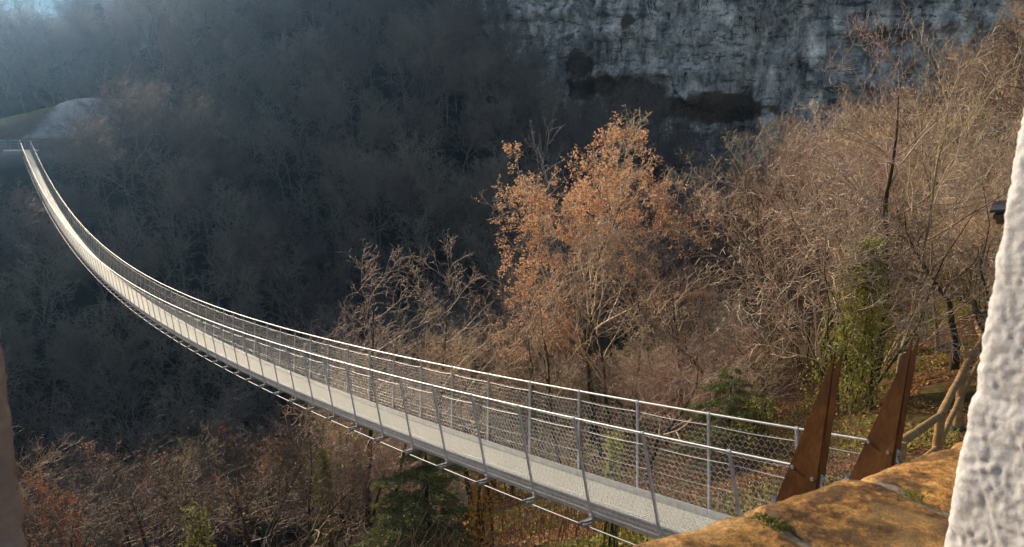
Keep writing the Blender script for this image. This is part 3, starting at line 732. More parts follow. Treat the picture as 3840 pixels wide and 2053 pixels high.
def conifer(name, seed, h, w, needle=.05, dens=1.0):
    g = random.Random(seed); br = []; pts = []; dirs = []
    nb = int(30 * h * dens)
    for k in range(nb):
        f = (k + g.random()) / nb; z = .05 * h + .95 * h * f; L = w * (1 - f) ** .6 * g.uniform(.45, 1.15) + .1; a = k * 2.4 + g.uniform(-.4, .4)
        P = [(0, 0, z)]; R = [.02 * (1 - f) + .005]; n = 6
        for i in range(1, n + 1):
            q = i / n; P.append((cos(a) * L * q + g.gauss(0, .01), sin(a) * L * q + g.gauss(0, .01), z + .15 * L * q - .35 * L * q * q)); R.append(R[0] * (1 - .8 * q))
        br.append((P, R))
        for i in range(int(14 * L / .6) + 4):
            q = g.uniform(.12, 1); c = (cos(a) * L * q, sin(a) * L * q, z + .15 * L * q - .35 * L * q * q)
            sd = g.choice((-1, 1)); b = a + sd * g.uniform(.5, 1.0); l2 = .38 * L * (1.15 - q) + .06
            e = (c[0] + cos(b) * l2, c[1] + sin(b) * l2, c[2] - .12 * l2 + g.gauss(0, .02)); br.append(([c, e], [.004, .002]))
            for m in range(int(l2 / .010) + 4):
                u = g.random(); pts.append(tuple(c[t] + (e[t] - c[t]) * u for t in range(3)))
    tk = chains_mesh(name + '_t', [([(0, 0, -.3), (0, 0, h * .5), (0, 0, h)], [.03 * h ** .8, .02 * h ** .8, .005])], 8)
    cm = chains_mesh(name + '_b', br, 3)
    return {'trunk': tk, 'crown': cm, 'foliage': leaves_mesh(name + '_f', pts, needle, seed, .3, .09)}
LIB['yew'] = conifer('yew', 5, 3.0, 1.9, .08, .5)
LIB['pine'] = conifer('pine', 9, 8.0, 2.0, .30, .45)

def copy_of(key, name, parts, mats):
    """first user of a mesh library entry"""
    r = empty(name)
    for nm, part in parts:
        if part in LIB[key]:
            o = link(nm, LIB[key][part], r)
            if not LIB[key][part].materials: LIB[key][part].materials.append(None)
            o.material_slots[0].link = 'OBJECT'; o.material_slots[0].material = mats[part]
    return r
PARTS = [('trunk', 'trunk'), ('crown', 'crown'), ('leaves', 'leaves'), ('foliage', 'foliage')]
def plant(key, name, x, y, z=None, sc=1.0, rz=None, mats=None, label=None, cat='tree', group=None, tilt=(0, 0), sz=None):
    m = {'trunk': M['bark'], 'crown': M['twig_near'], 'leaves': M['oak_leaf'], 'foliage': M['needle']}
    if mats: m.update(mats)
    r = copy_of(key, name, PARTS, m)
    r.location = (x, y, height(x, y) - .1 if z is None else z); r.rotation_euler = (tilt[0], tilt[1], rnd.uniform(0, 6.28) if rz is None else rz)
    r.scale = (sc, sc, sz or sc); tag(r, label, cat, group); return r

# --- singled-out trees
def by_px(px, D):                       # ground position under a sighting at forward distance D
    x = (px - 1288) / 1968 * D * 1.0; return x, D
x, y = by_px(1510, 30.5); plant('oak0', 'oak_tree', x, y, height(x, y), .90, 1.1, label='tall oak still full of orange brown leaves, in front of the dark gorge', sz=(-.60 - height(x, y) + 1.1) / TOPZ['oak0'])
x, y = by_px(1370, 29); plant('oak1', 'oak_tree', x, y, None, .8, 2.1, label='smaller oak with thin orange leaves standing at the left foot of the tall leafy oak', sz=(-5.2 - height(x, y)) / TOPZ['oak1'])
x, y = by_px(1655, 31); plant('broad1', 'bare_tree', x, y, None, 1.05, .4, mats={'crown': M['twig_near']}, label='leafless tree with pale spreading twigs against the right side of the tall orange oak', sz=(-3.2 - height(x, y)) / TOPZ['broad1'])
x, y = by_px(905, 21.5); plant('lone0', 'bare_tree', x, y, None, 1.0, 1.0, mats={'trunk': M['bark'], 'crown': M['twig_near']}, label='slim leafless tree rising behind the handrails, leftmost beyond the bridge', sz=(-3.3 - height(x, y)) / TOPZ['lone0'])
x, y = by_px(1105, 24.5); plant('lone1', 'bare_tree', x, y, None, .85, 2.0, mats={'crown': M['twig_near']}, label='leafless tree with a rounded crown between the slim tree and the tall orange oak', sz=(-3.3 - height(x, y)) / TOPZ['lone1'])
p = at_y(1424, 430, 37); plant('slender0', 'birch_sapling', p[0], p[1], height(p[0], p[1]) , 1.0, 4.0, mats={'trunk': M['birch'], 'crown': M['birch']}, label='thin white dead stem poking up just left of the tall orange oak', sz=1.65)
x, y = by_px(2300, 17.5); plant('slender0', 'bare_sapling', x, y, None, .9, 1.5, mats={'trunk': M['bark_pale'], 'crown': M['twig_near']}, label='tall crooked pale stemmed sapling behind the right pair of rusty plates')
x, y = by_px(2400, 19); plant('slender0', 'bare_sapling', x, y, None, .75, 3.9, mats={'trunk': M['bark_pale'], 'crown': M['twig_near']}, label='slender pale sapling beside the log fence, in front of the wooden shelter')
x, y = by_px(2140, 17.5); plant('bush0', 'coppiced_tree', x, y, None, 1.15, .3, mats={'crown': M['twig_near']}, label='many stemmed coppiced tree standing right behind the left pair of rusty plates')
x, y = by_px(2245, 19); plant('broad0', 'bare_tree', x, y, None, .8, 2.6, mats={'crown': M['twig_near']}, label='leafless tree whose trunk is wrapped in yellow green ivy')
def ivy(name, x, y, h, rad, n, label, mat='ivy', size=.075, z0=None, lean=(0, 0)):
    g = random.Random(int(abs(x * 100) + abs(y * 10))); pts = []; st_ = []
    for k in range(n):
        a = g.uniform(0, 6.28); f = g.random() ** .8; w = rad * (1.1 - .6 * f) * (.6 + .5 * noise.noise(Vector((a, f * 6, x)))); rr = w * sqrt(g.random()) * 1.25
        pts.append((cos(a) * rr + lean[0] * f * h, sin(a) * rr + lean[1] * f * h, f * h + g.gauss(0, .05)))
    for k in range(14):
        a = g.uniform(0, 6.28); P = []; 
        for i in range(8): P.append((cos(a + i * .3) * rad * .4 * (1 - i / 10) + lean[0] * i / 7 * h, sin(a + i * .3) * rad * .4 * (1 - i / 10) + lean[1] * i / 7 * h, h * i / 7 - .1))
        st_.append((P, [.012 - .001 * i for i in range(8)]))
    r = empty(name, (x, y, (height(x, y) - .05) if z0 is None else z0)); link('leaves', leaves_mesh(name + '_l', pts, size, n), r, M[mat]); link('stems', chains_mesh(name + '_s', st_, 4), r, M['bark'])
    tag(r, label, 'climbing plant' if name == 'ivy' else 'shrub'); return r
x, y = by_px(2190, 16.8); ivy('ivy', x, y, 4.0, 1.05, 6500, 'thick yellow green ivy climbing the trunk behind the rusty plates')
x, y = by_px(2120, 21.5); ivy('ivy', x, y, 3.2, .5, 2200, 'thin pale ivy on stems left of the thick yellow green ivy')
x, y = by_px(1945, 15.5); ivy('leafy_shrub', x, y, 1.5, .8, 1400, 'small leaved green shrub under the thicket, right of the yew', size=.05)
x, y = by_px(785, 19.5); ivy('ivy', x, y, 3.6, .55, 1500, 'green ivy on a trunk below the bridge, near the middle of its shaded trees')
x, y = by_px(1560, 10.5); ivy('leafy_shrub', x, y, 1.9, .28, 900, 'bright yellow green sprig showing through the netting near the deck', size=.06)
x, y = by_px(430, 21); ivy('leafy_shrub', x, y, 3.3, .9, 1300, 'pale green leafed shrub low at the bottom left below the bridge', size=.09)
x, y = by_px(1215, 12.0); ivy('golden_shrub', x, y, 1.9, .5, 700, 'small shrub with golden yellow leaves under the near part of the bridge', 'gold_leaf', .07)
x, y = by_px(52, 17.5); plant('oak1', 'oak_tree', x, y, None, .42, 2.0, mats={'leaves': M['rust_leaf']}, label='small tree with a clump of rusty orange leaves beside the left pillar', sz=(-8.2 - height(x, y)) / TOPZ['oak1'])
x, y = by_px(1865, 16.2); plant('yew', 'young_yew', x, y, None, .8, .3, label='dark green young yew under the sunlit thicket, behind the handrail', cat='conifer')
x, y = by_px(1060, 14.5); plant('yew', 'young_yew', x, y, None, 1.0, 2.3, label='dark green young conifer at the bottom edge below the bridge', cat='conifer', sz=1.0)
for px, D, sc in ((290, 150, 1.2), (440, 158, 1.0), (330, 165, 1.1), (30, 172, 1.0), (90, 180, 1.1), (735, 150, .9), (132, 108, .45), (240, 135, 1)):
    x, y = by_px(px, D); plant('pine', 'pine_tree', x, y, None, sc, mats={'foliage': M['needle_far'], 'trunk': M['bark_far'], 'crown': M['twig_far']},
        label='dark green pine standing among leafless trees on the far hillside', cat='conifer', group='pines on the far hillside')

# --- sunlit thicket on the right bank
used = []
def free(x, y, dmin):
    for a, b in used:
        if (a - x) ** 2 + (b - y) ** 2 < dmin * dmin: return False
    used.append((x, y)); return True
def inview(x, y, m=.06): return y > 1 and abs(x / y) < .66 + m
keys = ['broad0', 'broad1', 'broad2', 'broad3', 'bush0', 'bush1', 'bush2']
cnt = 0; tries = 0
while cnt < 112 and tries < 12000:
    tries += 1
    y = rnd.uniform(17, 96 if rnd.random() < .4 else 60); x = rnd.uniform(.04, .78) * y; s, t = st(x, y)
    if x / y < .12 and y < 33: continue
    if s > 56: continue
    if x / y > .48 and y < 17: continue
    px = x / y * 1968 + 1288; 
    top = np.interp(px, [1300, 1450, 1640, 1760, 1830, 1890, 1940, 2010, 2200, 2350, 2480, 2600], [920, 900, 860, 760, 600, 400, 280, 215, 225, 180, 60, -60])   # crown line seen in the photograph
    zt = -y * math.tan(math.atan((top - 688.6) / 1968) + PITCH)
    h = zt - height(x, y); key = rnd.choice(keys)
    H0 = TOPZ[key]
    h = min(h, rnd.uniform(7, 11.5) if y > 26 else rnd.uniform(3.5, 6))
    if 2060 < px < 2330 and y < 21: continue
    if h < 2.2 or not free(x, y, 2.1 + y * .022): continue
    f = h / H0; w = rnd.random()
    cm = M['twig_warm'] if (px > 2250 and w < .45) or w < .2 else M['twig_shade'] if w > .62 else M['twig_near']
    plant(key, 'bare_tree', x, y, None, max(f, .6) * rnd.uniform(.9, 1.1), mats={'crown': cm},
          label='leafless twiggy tree in the sunlit thicket covering the bank right of the bridge', group='leafless trees of the sunlit thicket', sz=f); cnt += 1
# --- shaded trees below and left of the bridge
cnt = 0; tries = 0
while cnt < 40 and tries < 4000:
    tries += 1
    y = rnd.uniform(15, 36); x = rnd.uniform(-.72, .02) * y; s, t = st(x, y)
    px = x / y * 1968 + 1288
    top = np.interp(px, [0, 130, 300, 480, 620, 760, 900, 1030, 1200], [1130, 1180, 1110, 1060, 1080, 1050, 1090, 1120, 1180]) + 12
    zt = -y * math.tan(math.atan((top - 688.6) / 1968) + PITCH); h = zt - height(x, y)
    if h < 2.5 or h > 10.5 or not free(x, y, 2.1): continue
    if abs(t) < 1.6 and height(x, y) + h > bz(s) - .7: continue
    key = rnd.choice(keys[:4] + ['oak2']); H0 = TOPZ[key]; f = h / H0
    plant(key, 'bare_tree', x, y, None, max(f, .55), mats={'leaves': M['rust_leaf'], 'crown': M['twig_warm'] if rnd.random() < .15 else M['twig_shade']},
          label='leafless twiggy tree growing on the slope below the left side of the bridge', group='leafless trees below the bridge', sz=f); cnt += 1
for px, D, sc, lb in ((600, 23, .55, 'oak with a few rusty leaves among the bare trees below the bridge'), (350, 21, .6, 'oak with sparse brown leaves at the lower left, below the bridge'), (900, 17.5, .6, 'small rusty leaved oak close under the bridge deck')):
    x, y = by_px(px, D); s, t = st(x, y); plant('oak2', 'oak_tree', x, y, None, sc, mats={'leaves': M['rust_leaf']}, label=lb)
# --- low trees behind the bridge, between the slim tree and the oak
for k, (px, D, tp) in enumerate([(985, 27, 860), (1060, 28, 870), (1180, 28, 790), (1240, 27, 800), (1290, 26, 850), (1750, 26, 720), (1800, 20, 800), (1290, 32, 700), (1900, 19, 850), (1990, 20, 760), (1230, 22, 930), (860, 25, 880)]):
    x, y = by_px(px, D); zt = -y * math.tan(math.atan((tp - 688.6) / 1968) + PITCH); h = max(1.5, zt - height(x, y)); key = keys[k % 7]; H0 = TOPZ[key]
    plant(key, 'bare_tree', x, y, None, max(.45, h / H0), mats={'crown': M['twig_warm'] if k % 3 == 0 else M['twig_shade'] if k % 3 == 1 else M['twig_near']}, label='small leafless tree on the bank between the footbridge and the orange oak', group='small leafless trees behind the footbridge', sz=h / H0)

for k, (px, D, tp) in enumerate([(1425, 25, 640), (1530, 26.5, 560), (1575, 24.5, 620), (1620, 27, 560), (1690, 25, 600), (1375, 27, 700), (1760, 23, 640)]):
    x, y = by_px(px, D); zt = -y * math.tan(math.atan((tp - 688.6) / 1968) + PITCH); h = zt - height(x, y)
    plant('slender0', 'bare_tree', x, y, None, 1.15, mats={'crown': M['twig_near'] if k % 2 else M['twig_warm']}, label='slim dark trunked leafless tree among the stems below the tall orange oak', group='slim trunks around the orange oak', sz=h / TOPZ['slender0'])
# --- far hillside
spots = []; used2 = {}
def free2(x, y, d):
    k = (int(x // 6), int(y // 6))
    for i in (-1, 0, 1):
        for j in (-1, 0, 1):
            for a, b in used2.get((k[0] + i, k[1] + j), ()):
                if (a - x) ** 2 + (b - y) ** 2 < d * d: return False
    used2.setdefault(k, []).append((x, y)); return True
scrub = []; tries = 0
while tries < 60000 and len(spots) < 1650:
    tries += 1
    y = rnd.uniform(36, 265); x = rnd.uniform(-.74, .36) * y; s, t = st(x, y)
    if s < 44 or t < -75: continue
    if 97 < s < 129 and t < 16: continue
    if s > 190: continue
    if t > 79 + .30 * (s - 86) and (height(x, y) > -2.5 or y > 164 - .65 * x): continue
    low = -11 < t < 5 and s < 106 and height(x, y) + 10 > bz(s) - 1.5
    if low and (s > 99.5 or bz(s) - height(x, y) < 2.0): continue
    if not free2(x, y, 3.0 if y < 160 else 3.6): continue
    (scrub if low else spots).append((y, x))
spots.sort()
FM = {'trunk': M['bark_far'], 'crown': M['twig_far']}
fk = ['far0', 'far1', 'far2', 'farbush0', 'farbush1']
def far_label(x, y):
    s, t = st(x, y)
    if s > 128 and t < 40: return 'leafless tree on the hazy ridge above the gravel mound', 'leafless trees on the ridge'
    if t < 0: return 'leafless tree on the shaded slope below the far bridge landing', 'leafless trees below the far landing'
    return 'leafless tree in the shaded wood across the gorge', 'leafless trees across the gorge'
for y, x in spots[:60]:
    lb, gp = far_label(x, y); s = rnd.uniform(.75, 1.15)
    st_, tt_ = st(x, y)
    plant(rnd.choice(fk), 'bare_tree', x, y, None, s * 1.15, mats=FM, label=lb, group=gp)
for px, D, tp in ((275, 98, 225), (305, 97, 190), (345, 96, 185), (395, 97, 195), (440, 110, 190), (480, 106, 215), (520, 108, 225), (560, 104, 240), (600, 106, 230), (290, 101, 250), (325, 106, 235), (365, 102, 245), (410, 103, 250), (425, 97, 225), (470, 99, 250), (500, 97, 270), (540, 98, 280), (260, 95, 300), (150, 94, 345), (320, 95, 270), (380, 98, 260), (455, 98, 270)):
    x, y = by_px(px, D); zt = -y * math.tan(math.atan((tp - 688.6) / 1968) + PITCH); h = zt - height(x, y); k_ = rnd.choice(('far0', 'far1', 'far2'))
    plant(k_, 'bare_tree', x, y, None, max(.9, h / TOPZ[k_] * .8), mats=FM, label='tall leafless tree at the edge of the wood partly hiding the gravel mound', group='tall trees beside the gravel mound', sz=h / TOPZ[k_])
for y, x in scrub:
    s_, t_ = st(x, y); h = min(5.0, (bz(s_) - height(x, y) - .8) * (.8 if abs(t_) < 3 else 1.1)); k_ = rnd.choice(('farbush0', 'farbush1', 'farbush0'))
    plant(k_, 'bare_shrub', x, y, None, max(.45, h / TOPZ[k_]), mats=FM, label='low leafless shrub on the steep slope under the far end of the footbridge', cat='shrub', group='low shrubs under the far end of the bridge', sz=h / TOPZ[k_])
# one leafy crown in the wood
p = at_y(442, 615, 78); plant('oak1', 'oak_tree', p[0], p[1], height(p[0], p[1]), .6, mats={'leaves': M['rust_leaf'], 'crown': M['twig_far'], 'trunk': M['bark_far']}, label='small brown leaved oak alone in the shaded wood above the bridge railing')
p = at_y(925, 448, 118); mb = MB(); P, R = limb((-.5, 0, -.9), (.5, 0, .9), .16, .13, 5, .02, 3); mb.tube(P, R, 8); mb.tube([P[2], P[2] + (.35, .1, .3)], [.06, .03], 5)
o = mb.build('broken_trunk', M['birch']); o.location = (p[0], p[1], p[2]); tag(o, 'short pale broken trunk catching light in the middle of the shaded wood', 'log')

def far_wood(points, name='distant_woodland'):
    me = bpy.data.meshes.new(name); me.vertices.add(len(points)); me.vertices.foreach_set('co', np.array([(x, y, height(x, y) - .1) for y, x in points], np.float32).ravel()); me.update()
    o = bpy.data.objects.new(name, me); COL.objects.link(o); tag(o, 'hazy mass of leafless wood covering the upper far hillside', 'woodland', kind='stuff')
    ng = bpy.data.node_groups.new('scatter_trees', 'GeometryNodeTree')
    ng.interface.new_socket('Geometry', in_out='INPUT', socket_type='NodeSocketGeometry'); ng.interface.new_socket('Geometry', in_out='OUTPUT', socket_type='NodeSocketGeometry')
    gi = ng.nodes.new('NodeGroupInput'); go = ng.nodes.new('NodeGroupOutput'); jn = ng.nodes.new('GeometryNodeJoinGeometry')
    srcs = []
    for key in ('far0', 'far1', 'far2', 'farbush0'):
        for q in [q for q in COL.objects if q.type == 'MESH' and q.data == LIB[key]['crown']][:1]: srcs.append((key, q))
    idx = ng.nodes.new('GeometryNodeInputIndex')
    for k, (key, q) in enumerate(srcs):
        for part in ('crown', 'trunk'):
            src = next(z for z in COL.objects if z.type == 'MESH' and z.data == LIB[key][part])
            oi = ng.nodes.new('GeometryNodeObjectInfo'); oi.transform_space = 'ORIGINAL'; oi.inputs['Object'].default_value = src; oi.inputs['As Instance'].default_value = True
            ip = ng.nodes.new('GeometryNodeInstanceOnPoints')
            md = ng.nodes.new('FunctionNodeCompare'); md.data_type = 'INT'; md.operation = 'EQUAL'
            mo = ng.nodes.new('ShaderNodeMath'); mo.operation = 'MODULO'; mo.inputs[1].default_value = len(srcs); ng.links.new(idx.outputs[0], mo.inputs[0])
            ng.links.new(mo.outputs[0], md.inputs[2]); md.inputs[3].default_value = k
            ng.links.new(gi.outputs[0], ip.inputs['Points']); ng.links.new(md.outputs[0], ip.inputs['Selection']); ng.links.new(oi.outputs['Geometry'], ip.inputs['Instance'])
            rv = ng.nodes.new('FunctionNodeRandomValue'); rv.data_type = 'FLOAT_VECTOR'; rv.inputs[0].default_value = (-.06, -.06, 0); rv.inputs[1].default_value = (.06, .06, 6.28); rv.inputs['Seed'].default_value = 3
            ng.links.new(rv.outputs[0], ip.inputs['Rotation'])
            rs = ng.nodes.new('FunctionNodeRandomValue'); rs.data_type = 'FLOAT'; rs.inputs[2].default_value = .8; rs.inputs[3].default_value = 1.4; rs.inputs['Seed'].default_value = 5
            ng.links.new(rs.outputs[1], ip.inputs['Scale']); ng.links.new(ip.outputs[0], jn.inputs[0])
    ng.links.new(jn.outputs[0], go.inputs[0])
    md = o.modifiers.new('scatter', 'NODES'); md.node_group = ng
far_wood(spots[60:])

# --- leaf litter, dry stems and grass tufts on the near ground
def litter():
    g = random.Random(5); pts = []
    while len(pts) < 60000:
        y = 8 + 30 * g.random() ** 1.6; x = g.uniform(-.1, .72) * y
        if noise.noise(Vector((x * .7, y * .7, 0))) < -.25: continue
        pts.append((x, y, height(x, y) + .01 + .02 * g.random()))
    tag(link('leaf_litter', leaves_mesh('leaf_litter', pts, .085, 3, .7), mat=M['litter']), 'fallen orange and brown leaves covering the near bank', 'leaves', kind='stuff')
M['litter'] = leaf_mat('litter', [(.22, .09, .035), (.56, .29, .11), (.78, .55, .27)], .25, 9)
litter()
def brush():
    g = random.Random(8); ch = []
    n = 0
    while n < 8000:
        y = 8 + 34 * g.random() ** 1.3; x = g.uniform(-.5, .74) * y; s, t = st(x, y)
        if s < -3 and t < 6: continue
        if abs(t) < 1.2 and s < 8: continue
        if x / y > .47 and y < 16.5: continue
        if noise.noise(Vector((x * .35, y * .35, 4))) < -.12: continue
        z = height(x, y); L = g.uniform(.4, 1.5); a = g.uniform(0, 6.28); b = g.uniform(.15, .9)
        P = []; 
        for k in range(5): f = k / 4; P.append((x + cos(a) * b * L * f * f + g.gauss(0, .02), y + sin(a) * b * L * f * f + g.gauss(0, .02), z + L * (f - .35 * b * f * f)))
        ch.append((P, [.006 - .001 * k for k in range(5)])); n += 1
    tag(link('dry_undergrowth', chains_mesh('dry_undergrowth', ch, 3), mat=M['dry_stem']), 'tangle of dry brown stems on the near bank', 'undergrowth', kind='stuff')
brush()
def ground_green():
    g = random.Random(15); pts = []
    while len(pts) < 26000:
        y = 9 + 22 * g.random() ** 1.3; x = g.uniform(-.05, .62) * y
        if noise.noise(Vector((x * .4, y * .4, 9))) < .05: continue
        pts.append((x, y, height(x, y) + .14 * g.random()))
    tag(link('ground_ivy', leaves_mesh('ground_ivy', pts, .07, 13, .5), mat=M['ivy']), 'low green ivy and weeds between the fallen leaves', 'ground cover', kind='stuff')
ground_green()

# ------------------------------------------------------------------ the window opening the photograph is taken from
LO = np.array([-.475, .88, 0]); LO /= np.linalg.norm(LO); LA = np.array([.88, .475, 0]); LA /= np.linalg.norm(LA); LP = np.array(at_z(1893, 1286, -.5)); LP = LP + LO * .042 + (0, 0, .004)
def ledge():
    r = empty('window_ledge', tuple(LP - LA * .4 - LO * .2 - (0, 0, .2))); iv = Matrix.Translation(r.location).inverted()
    tag(r, 'weathered ochre stone ledge with mossy joints across the bottom of the opening', 'ledge')
    W = .232
    def section(n=26):
        pts = [(-.75, -.16), (-.75, 0.0)]
        for k in range(14): pts.append((-.75 + .68 * (k + 1) / 14, .004 * sin(k)))
        rr = .055
        for k in range(1, 12): a = pi / 2 * k / 11 * 1.35; pts.append((-.07 + rr * 1.25 * sin(a), -rr * (1 - cos(a))))
        pts += [(-.03, -.16)]
        return pts
    S = section()
    for b in range(-5, 5):
        g = random.Random(b + 50); dz = g.uniform(-.004, .004); a0 = b * W + .0055; a1 = (b + 1) * W - .0055
        nu = 44; V = []; m = len(S)
        dense = []
        for k in range(m - 1):
            q0, q1 = S[k], S[k + 1]; n = max(1, int(hypot(q1[0] - q0[0], q1[1] - q0[1]) / .007))
            for i in range(n): dense.append((q0[0] + (q1[0] - q0[0]) * i / n, q0[1] + (q1[1] - q0[1]) * i / n))
        dense.append(S[-1]); m = len(dense)
        for i in range(nu + 1):
            f = i / nu; edge = min(f, 1 - f) * W; drop = .010 * math.exp(-edge / .008)
            for (o_, h_) in dense:
                P = LP + LA * (a0 + (a1 - a0) * f) + LO * o_ + np.array([0, 0, h_ + dz])
                q = noise.fractal(Vector(P * 9), 1.0, 2.0, 4) * .005 + noise.fractal(Vector(P * 55), 1.0, 2.0, 3) * .0016
                V.append(P + np.array([0, 0, 1]) * (q - drop) + LO * (q * .8 - drop * .6 if o_ > -.08 else 0))
        bq = np.array([i * m + k for i in range(nu) for k in range(m - 1)])
        me = np_mesh('coping_stone', V, np.stack([bq, bq + m, bq + 1 + m, bq + 1], -1))
        o = link('coping_stone', me, r, M['ochre']); o.matrix_parent_inverse = iv
    mb = MB(); nu = 200; V = []; m = len(S)
    for i in range(nu + 1):
        for (o_, h_) in S:
            P = LP + LA * (-5 * W + 10 * W * i / nu) + LO * (o_ - (.009 if o_ > -.08 else 0)) + np.array([0, 0, h_ - .007]); q = noise.fractal(Vector(P * 60), 1.0, 2.0, 3) * .004
            V.append(P + np.array([0, 0, q]))
    bq = np.array([i * m + k for i in range(nu) for k in range(m - 1)])
    o = link('mortar_bed', np_mesh('mortar_bed', V, np.stack([bq, bq + m, bq + 1 + m, bq + 1], -1)), r, M['mortar']); o.matrix_parent_inverse = iv
    g = random.Random(2); pts = []
    for b, lo, hi, n in ((0, -.10, -.045, 600), (1, -.13, -.10, 160), (-1, -.2, -.12, 200)):
        for _ in range(n):
            o_ = g.uniform(lo, hi); wd = .011 * (.4 + abs(noise.noise(Vector((o_ * 30, b, 0)))) * 2)
            h_ = 0 if o_ < -.07 else -.004 - (o_ + .07) ** 2 * 6
            P = LP + LA * (b * W + g.gauss(0, wd)) + LO * o_ + np.array([0, 0, h_ - .004 + abs(g.gauss(0, .003))]); pts.append(P)
    o = link('moss', leaves_mesh('moss', pts, .0036, 4), r, M['moss']); o.matrix_parent_inverse = iv
    # wall below the ledge
    mb = MB(); c = LP + LA * .0 + LO * (-.42) + (0, 0, -1.3); mb.box(c, (1.2, .30, 1.1), np.array([LA, LO, (0, 0, 1)])); o = mb.build('wall_below', M['plaster'], r, smooth=False); o.matrix_parent_inverse = iv
ledge()

def pillar(name, edge_px, D, u_in, u_out, lin, lout, mat, label, amp, step=.0026, zlo=-1.1, zhi=.9, rc=.02, shift=0):
    """rough rendered pillar: the rounded corner follows measured points, one face runs in past the viewer, one runs out"""
    E = sorted([at_y(a + shift, b, D) for a, b in edge_px], key=lambda q: q[2]); Z = [q[2] for q in E]; X = [q[0] for q in E]
    k0 = (X[1] - X[0]) / (Z[1] - Z[0]); k1 = (X[-1] - X[-2]) / (Z[-1] - Z[-2])
    zs = np.arange(zlo, zhi, step); ui = np.array([*u_in, 0]); uo = np.array([*u_out, 0]); ui /= np.linalg.norm(ui); uo /= np.linalg.norm(uo)
    cs = []                                            # cross section offsets and normals
    def nrm_of(u, other): n = other * -1 + u * (u @ other); return n / np.linalg.norm(n)
    n_in, n_out = nrm_of(ui, uo), nrm_of(uo, ui)
    li = np.arange(lin, 0.0, -step); lo_ = np.arange(.006, lout, .012)
    for l in li: cs.append((ui * (l + rc), n_in))
    for k in range(1, 12):
        f = k / 12; n = n_in * (1 - f) + n_out * f; n /= np.linalg.norm(n); cs.append(((ui * rc) * (1 - f) ** 2 + (uo * rc) * f ** 2, n))
    for l in lo_: cs.append((uo * (l + rc), n_out))
    V = np.empty((len(zs), len(cs), 3))
    for j, z in enumerate(zs):
        x = np.interp(z, Z, X)
        if z < Z[0]: x = X[0] + k0 * (z - Z[0])
        if z > Z[-1]: x = X[-1] + k1 * (z - Z[-1])
        for i, (o_, n) in enumerate(cs):
            P = np.array([x, D, z]) + o_; v = Vector(P)
            v = v + Vector((noise.noise(v * 33), noise.noise(v * 33 + Vector((5, 5, 5))), noise.noise(v * 33 + Vector((9, 2, 7))))) * .010
            q = abs(noise.noise(v * 58)) * 1.3 - .3 + noise.fractal(v * 130, 1.0, 2.0, 2) * (.62 + .5 * noise.noise(v * 11)) + noise.noise(v * 9) * .5 + noise.noise(v * 26) * .45
            pit = noise.noise(v * 30 + Vector((7, 3, 1))); q -= min(2.2, max(0, pit - .60) * 22)
            V[j, i] = P + n * q * amp
    m = len(cs); bq = (np.arange(len(zs) - 1)[:, None] * m + np.arange(m - 1)[None]).ravel()
    # close the solid with a plain back sheet
    Vb = V.reshape(-1, 3); n0 = len(Vb); Q = np.stack([bq, bq + 1, bq + 1 + m, bq + m], -1)
    back = np.array([[V[0, 0], V[0, -1], V[-1, -1], V[-1, 0]]])[0]; Vb = np.concatenate([Vb, back]); Q = np.concatenate([Q, [[n0 + 3, n0 + 2, n0 + 1, n0]]])
    o = link(name, np_mesh(name, Vb, Q), mat=mat); tag(o, label, 'pillar')
pillar('white_pillar', [(2576, 290), (2566, 340), (2552, 405), (2545, 470), (2530, 540), (2524, 600), (2508, 660), (2502, 720), (2492, 790), (2478, 850), (2471, 900), (2464, 945), (2462, 985), (2448, 1005), (2440, 1020), (2436, 1060), (2425, 1120), (2412, 1180), (2402, 1250), (2390, 1320), (2380, 1377)],
       .86, (.42, -.91), (.80, .60), .55, .4, M['plaster'], 'rough white plastered pillar filling the right edge of the opening', .0022, shift=-16)
pillar('plastered_pillar', [(-40, 600), (-12, 800), (0, 850), (12, 950), (22, 1050), (38, 1180), (46, 1280), (55, 1377)],
       .52, (-.5, -.86), (-.9, .43), .3, .3, M['plaster_pink'], 'dull pinkish plastered pillar at the lower left edge of the opening', .003, step=.006, shift=29)

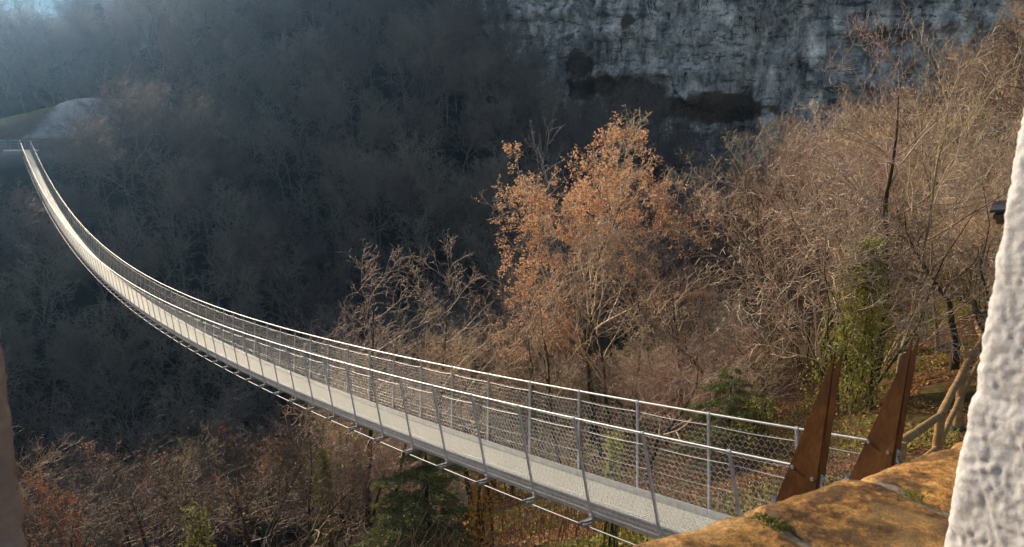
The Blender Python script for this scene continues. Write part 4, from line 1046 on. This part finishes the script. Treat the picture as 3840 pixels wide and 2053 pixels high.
# ------------------------------------------------------------------ haze
def haze():
    mb = MB(); mb.box((0, 420, -6), (1300, 1000, 60)); m = bpy.data.materials.new('haze'); m.use_nodes = True; nt = m.node_tree
    nt.nodes.remove(nt.nodes['Principled BSDF']); vs = nt.nodes.new('ShaderNodeVolumeScatter'); vs.inputs['Color'].default_value = (.30, .58, 1.0, 1); vs.inputs['Density'].default_value = HAZE; vs.inputs['Anisotropy'].default_value = .92
    nt.links.new(vs.outputs[0], nt.nodes['Material Output'].inputs['Volume']); m.cycles.homogeneous_volume = True if hasattr(m.cycles, 'homogeneous_volume') else None
    tag(mb.build('haze', m, smooth=False), kind='structure')
HAZE = .00105
haze()

# ------------------------------------------------------------------ light
SAZ, SEL = radians(-41), radians(21)                    # sun: left of the view and ahead of it
w = bpy.data.worlds.new('World'); SC.world = w; w.use_nodes = True; nt = w.node_tree
sky = nt.nodes.new('ShaderNodeTexSky'); sky.sky_type = 'NISHITA'; sky.sun_disc = False; sky.sun_elevation = SEL; sky.sun_rotation = SAZ; sky.altitude = 300; sky.air_density = 1.0; sky.dust_density = 2.2; sky.ozone_density = 1.0
nt.links.new(sky.outputs[0], nt.nodes['Background'].inputs[0]); nt.nodes['Background'].inputs[1].default_value = .12
l = bpy.data.lights.new('sun', 'SUN'); l.energy = 5.0; l.angle = radians(.53); l.color = (1, .87, .69)
lo = bpy.data.objects.new('sun', l); COL.objects.link(lo)
sd = Vector((sin(SAZ) * cos(SEL), cos(SAZ) * cos(SEL), sin(SEL))); lo.rotation_euler = sd.to_track_quat('Z', 'Y').to_euler(); lo.location = sd * 50

# ------------------------------------------------------------------ camera
cam = bpy.data.cameras.new('camera'); co = bpy.data.objects.new('camera', cam); COL.objects.link(co)
cam.sensor_width = 36; cam.lens = FPX / 3840 * 36; cam.clip_start = .02; cam.clip_end = 5000
mt = Matrix(((CR[0], CU[0], -FW[0], 0), (CR[1], CU[1], -FW[1], 0), (CR[2], CU[2], -FW[2], 0), (0, 0, 0, 1))); co.matrix_world = mt
cam.dof.use_dof = True; cam.dof.focus_distance = 14; cam.dof.aperture_fstop = 15
SC.camera = co
SC.view_settings.view_transform = 'Standard'; SC.view_settings.look = 'None'; SC.view_settings.exposure = 0
SC.cycles.use_denoising = True; SC.cycles.max_bounces = 6; SC.cycles.diffuse_bounces = 3; SC.cycles.volume_bounces = 1; SC.cycles.transparent_max_bounces = 8
SC.cycles.sample_clamp_indirect = 6
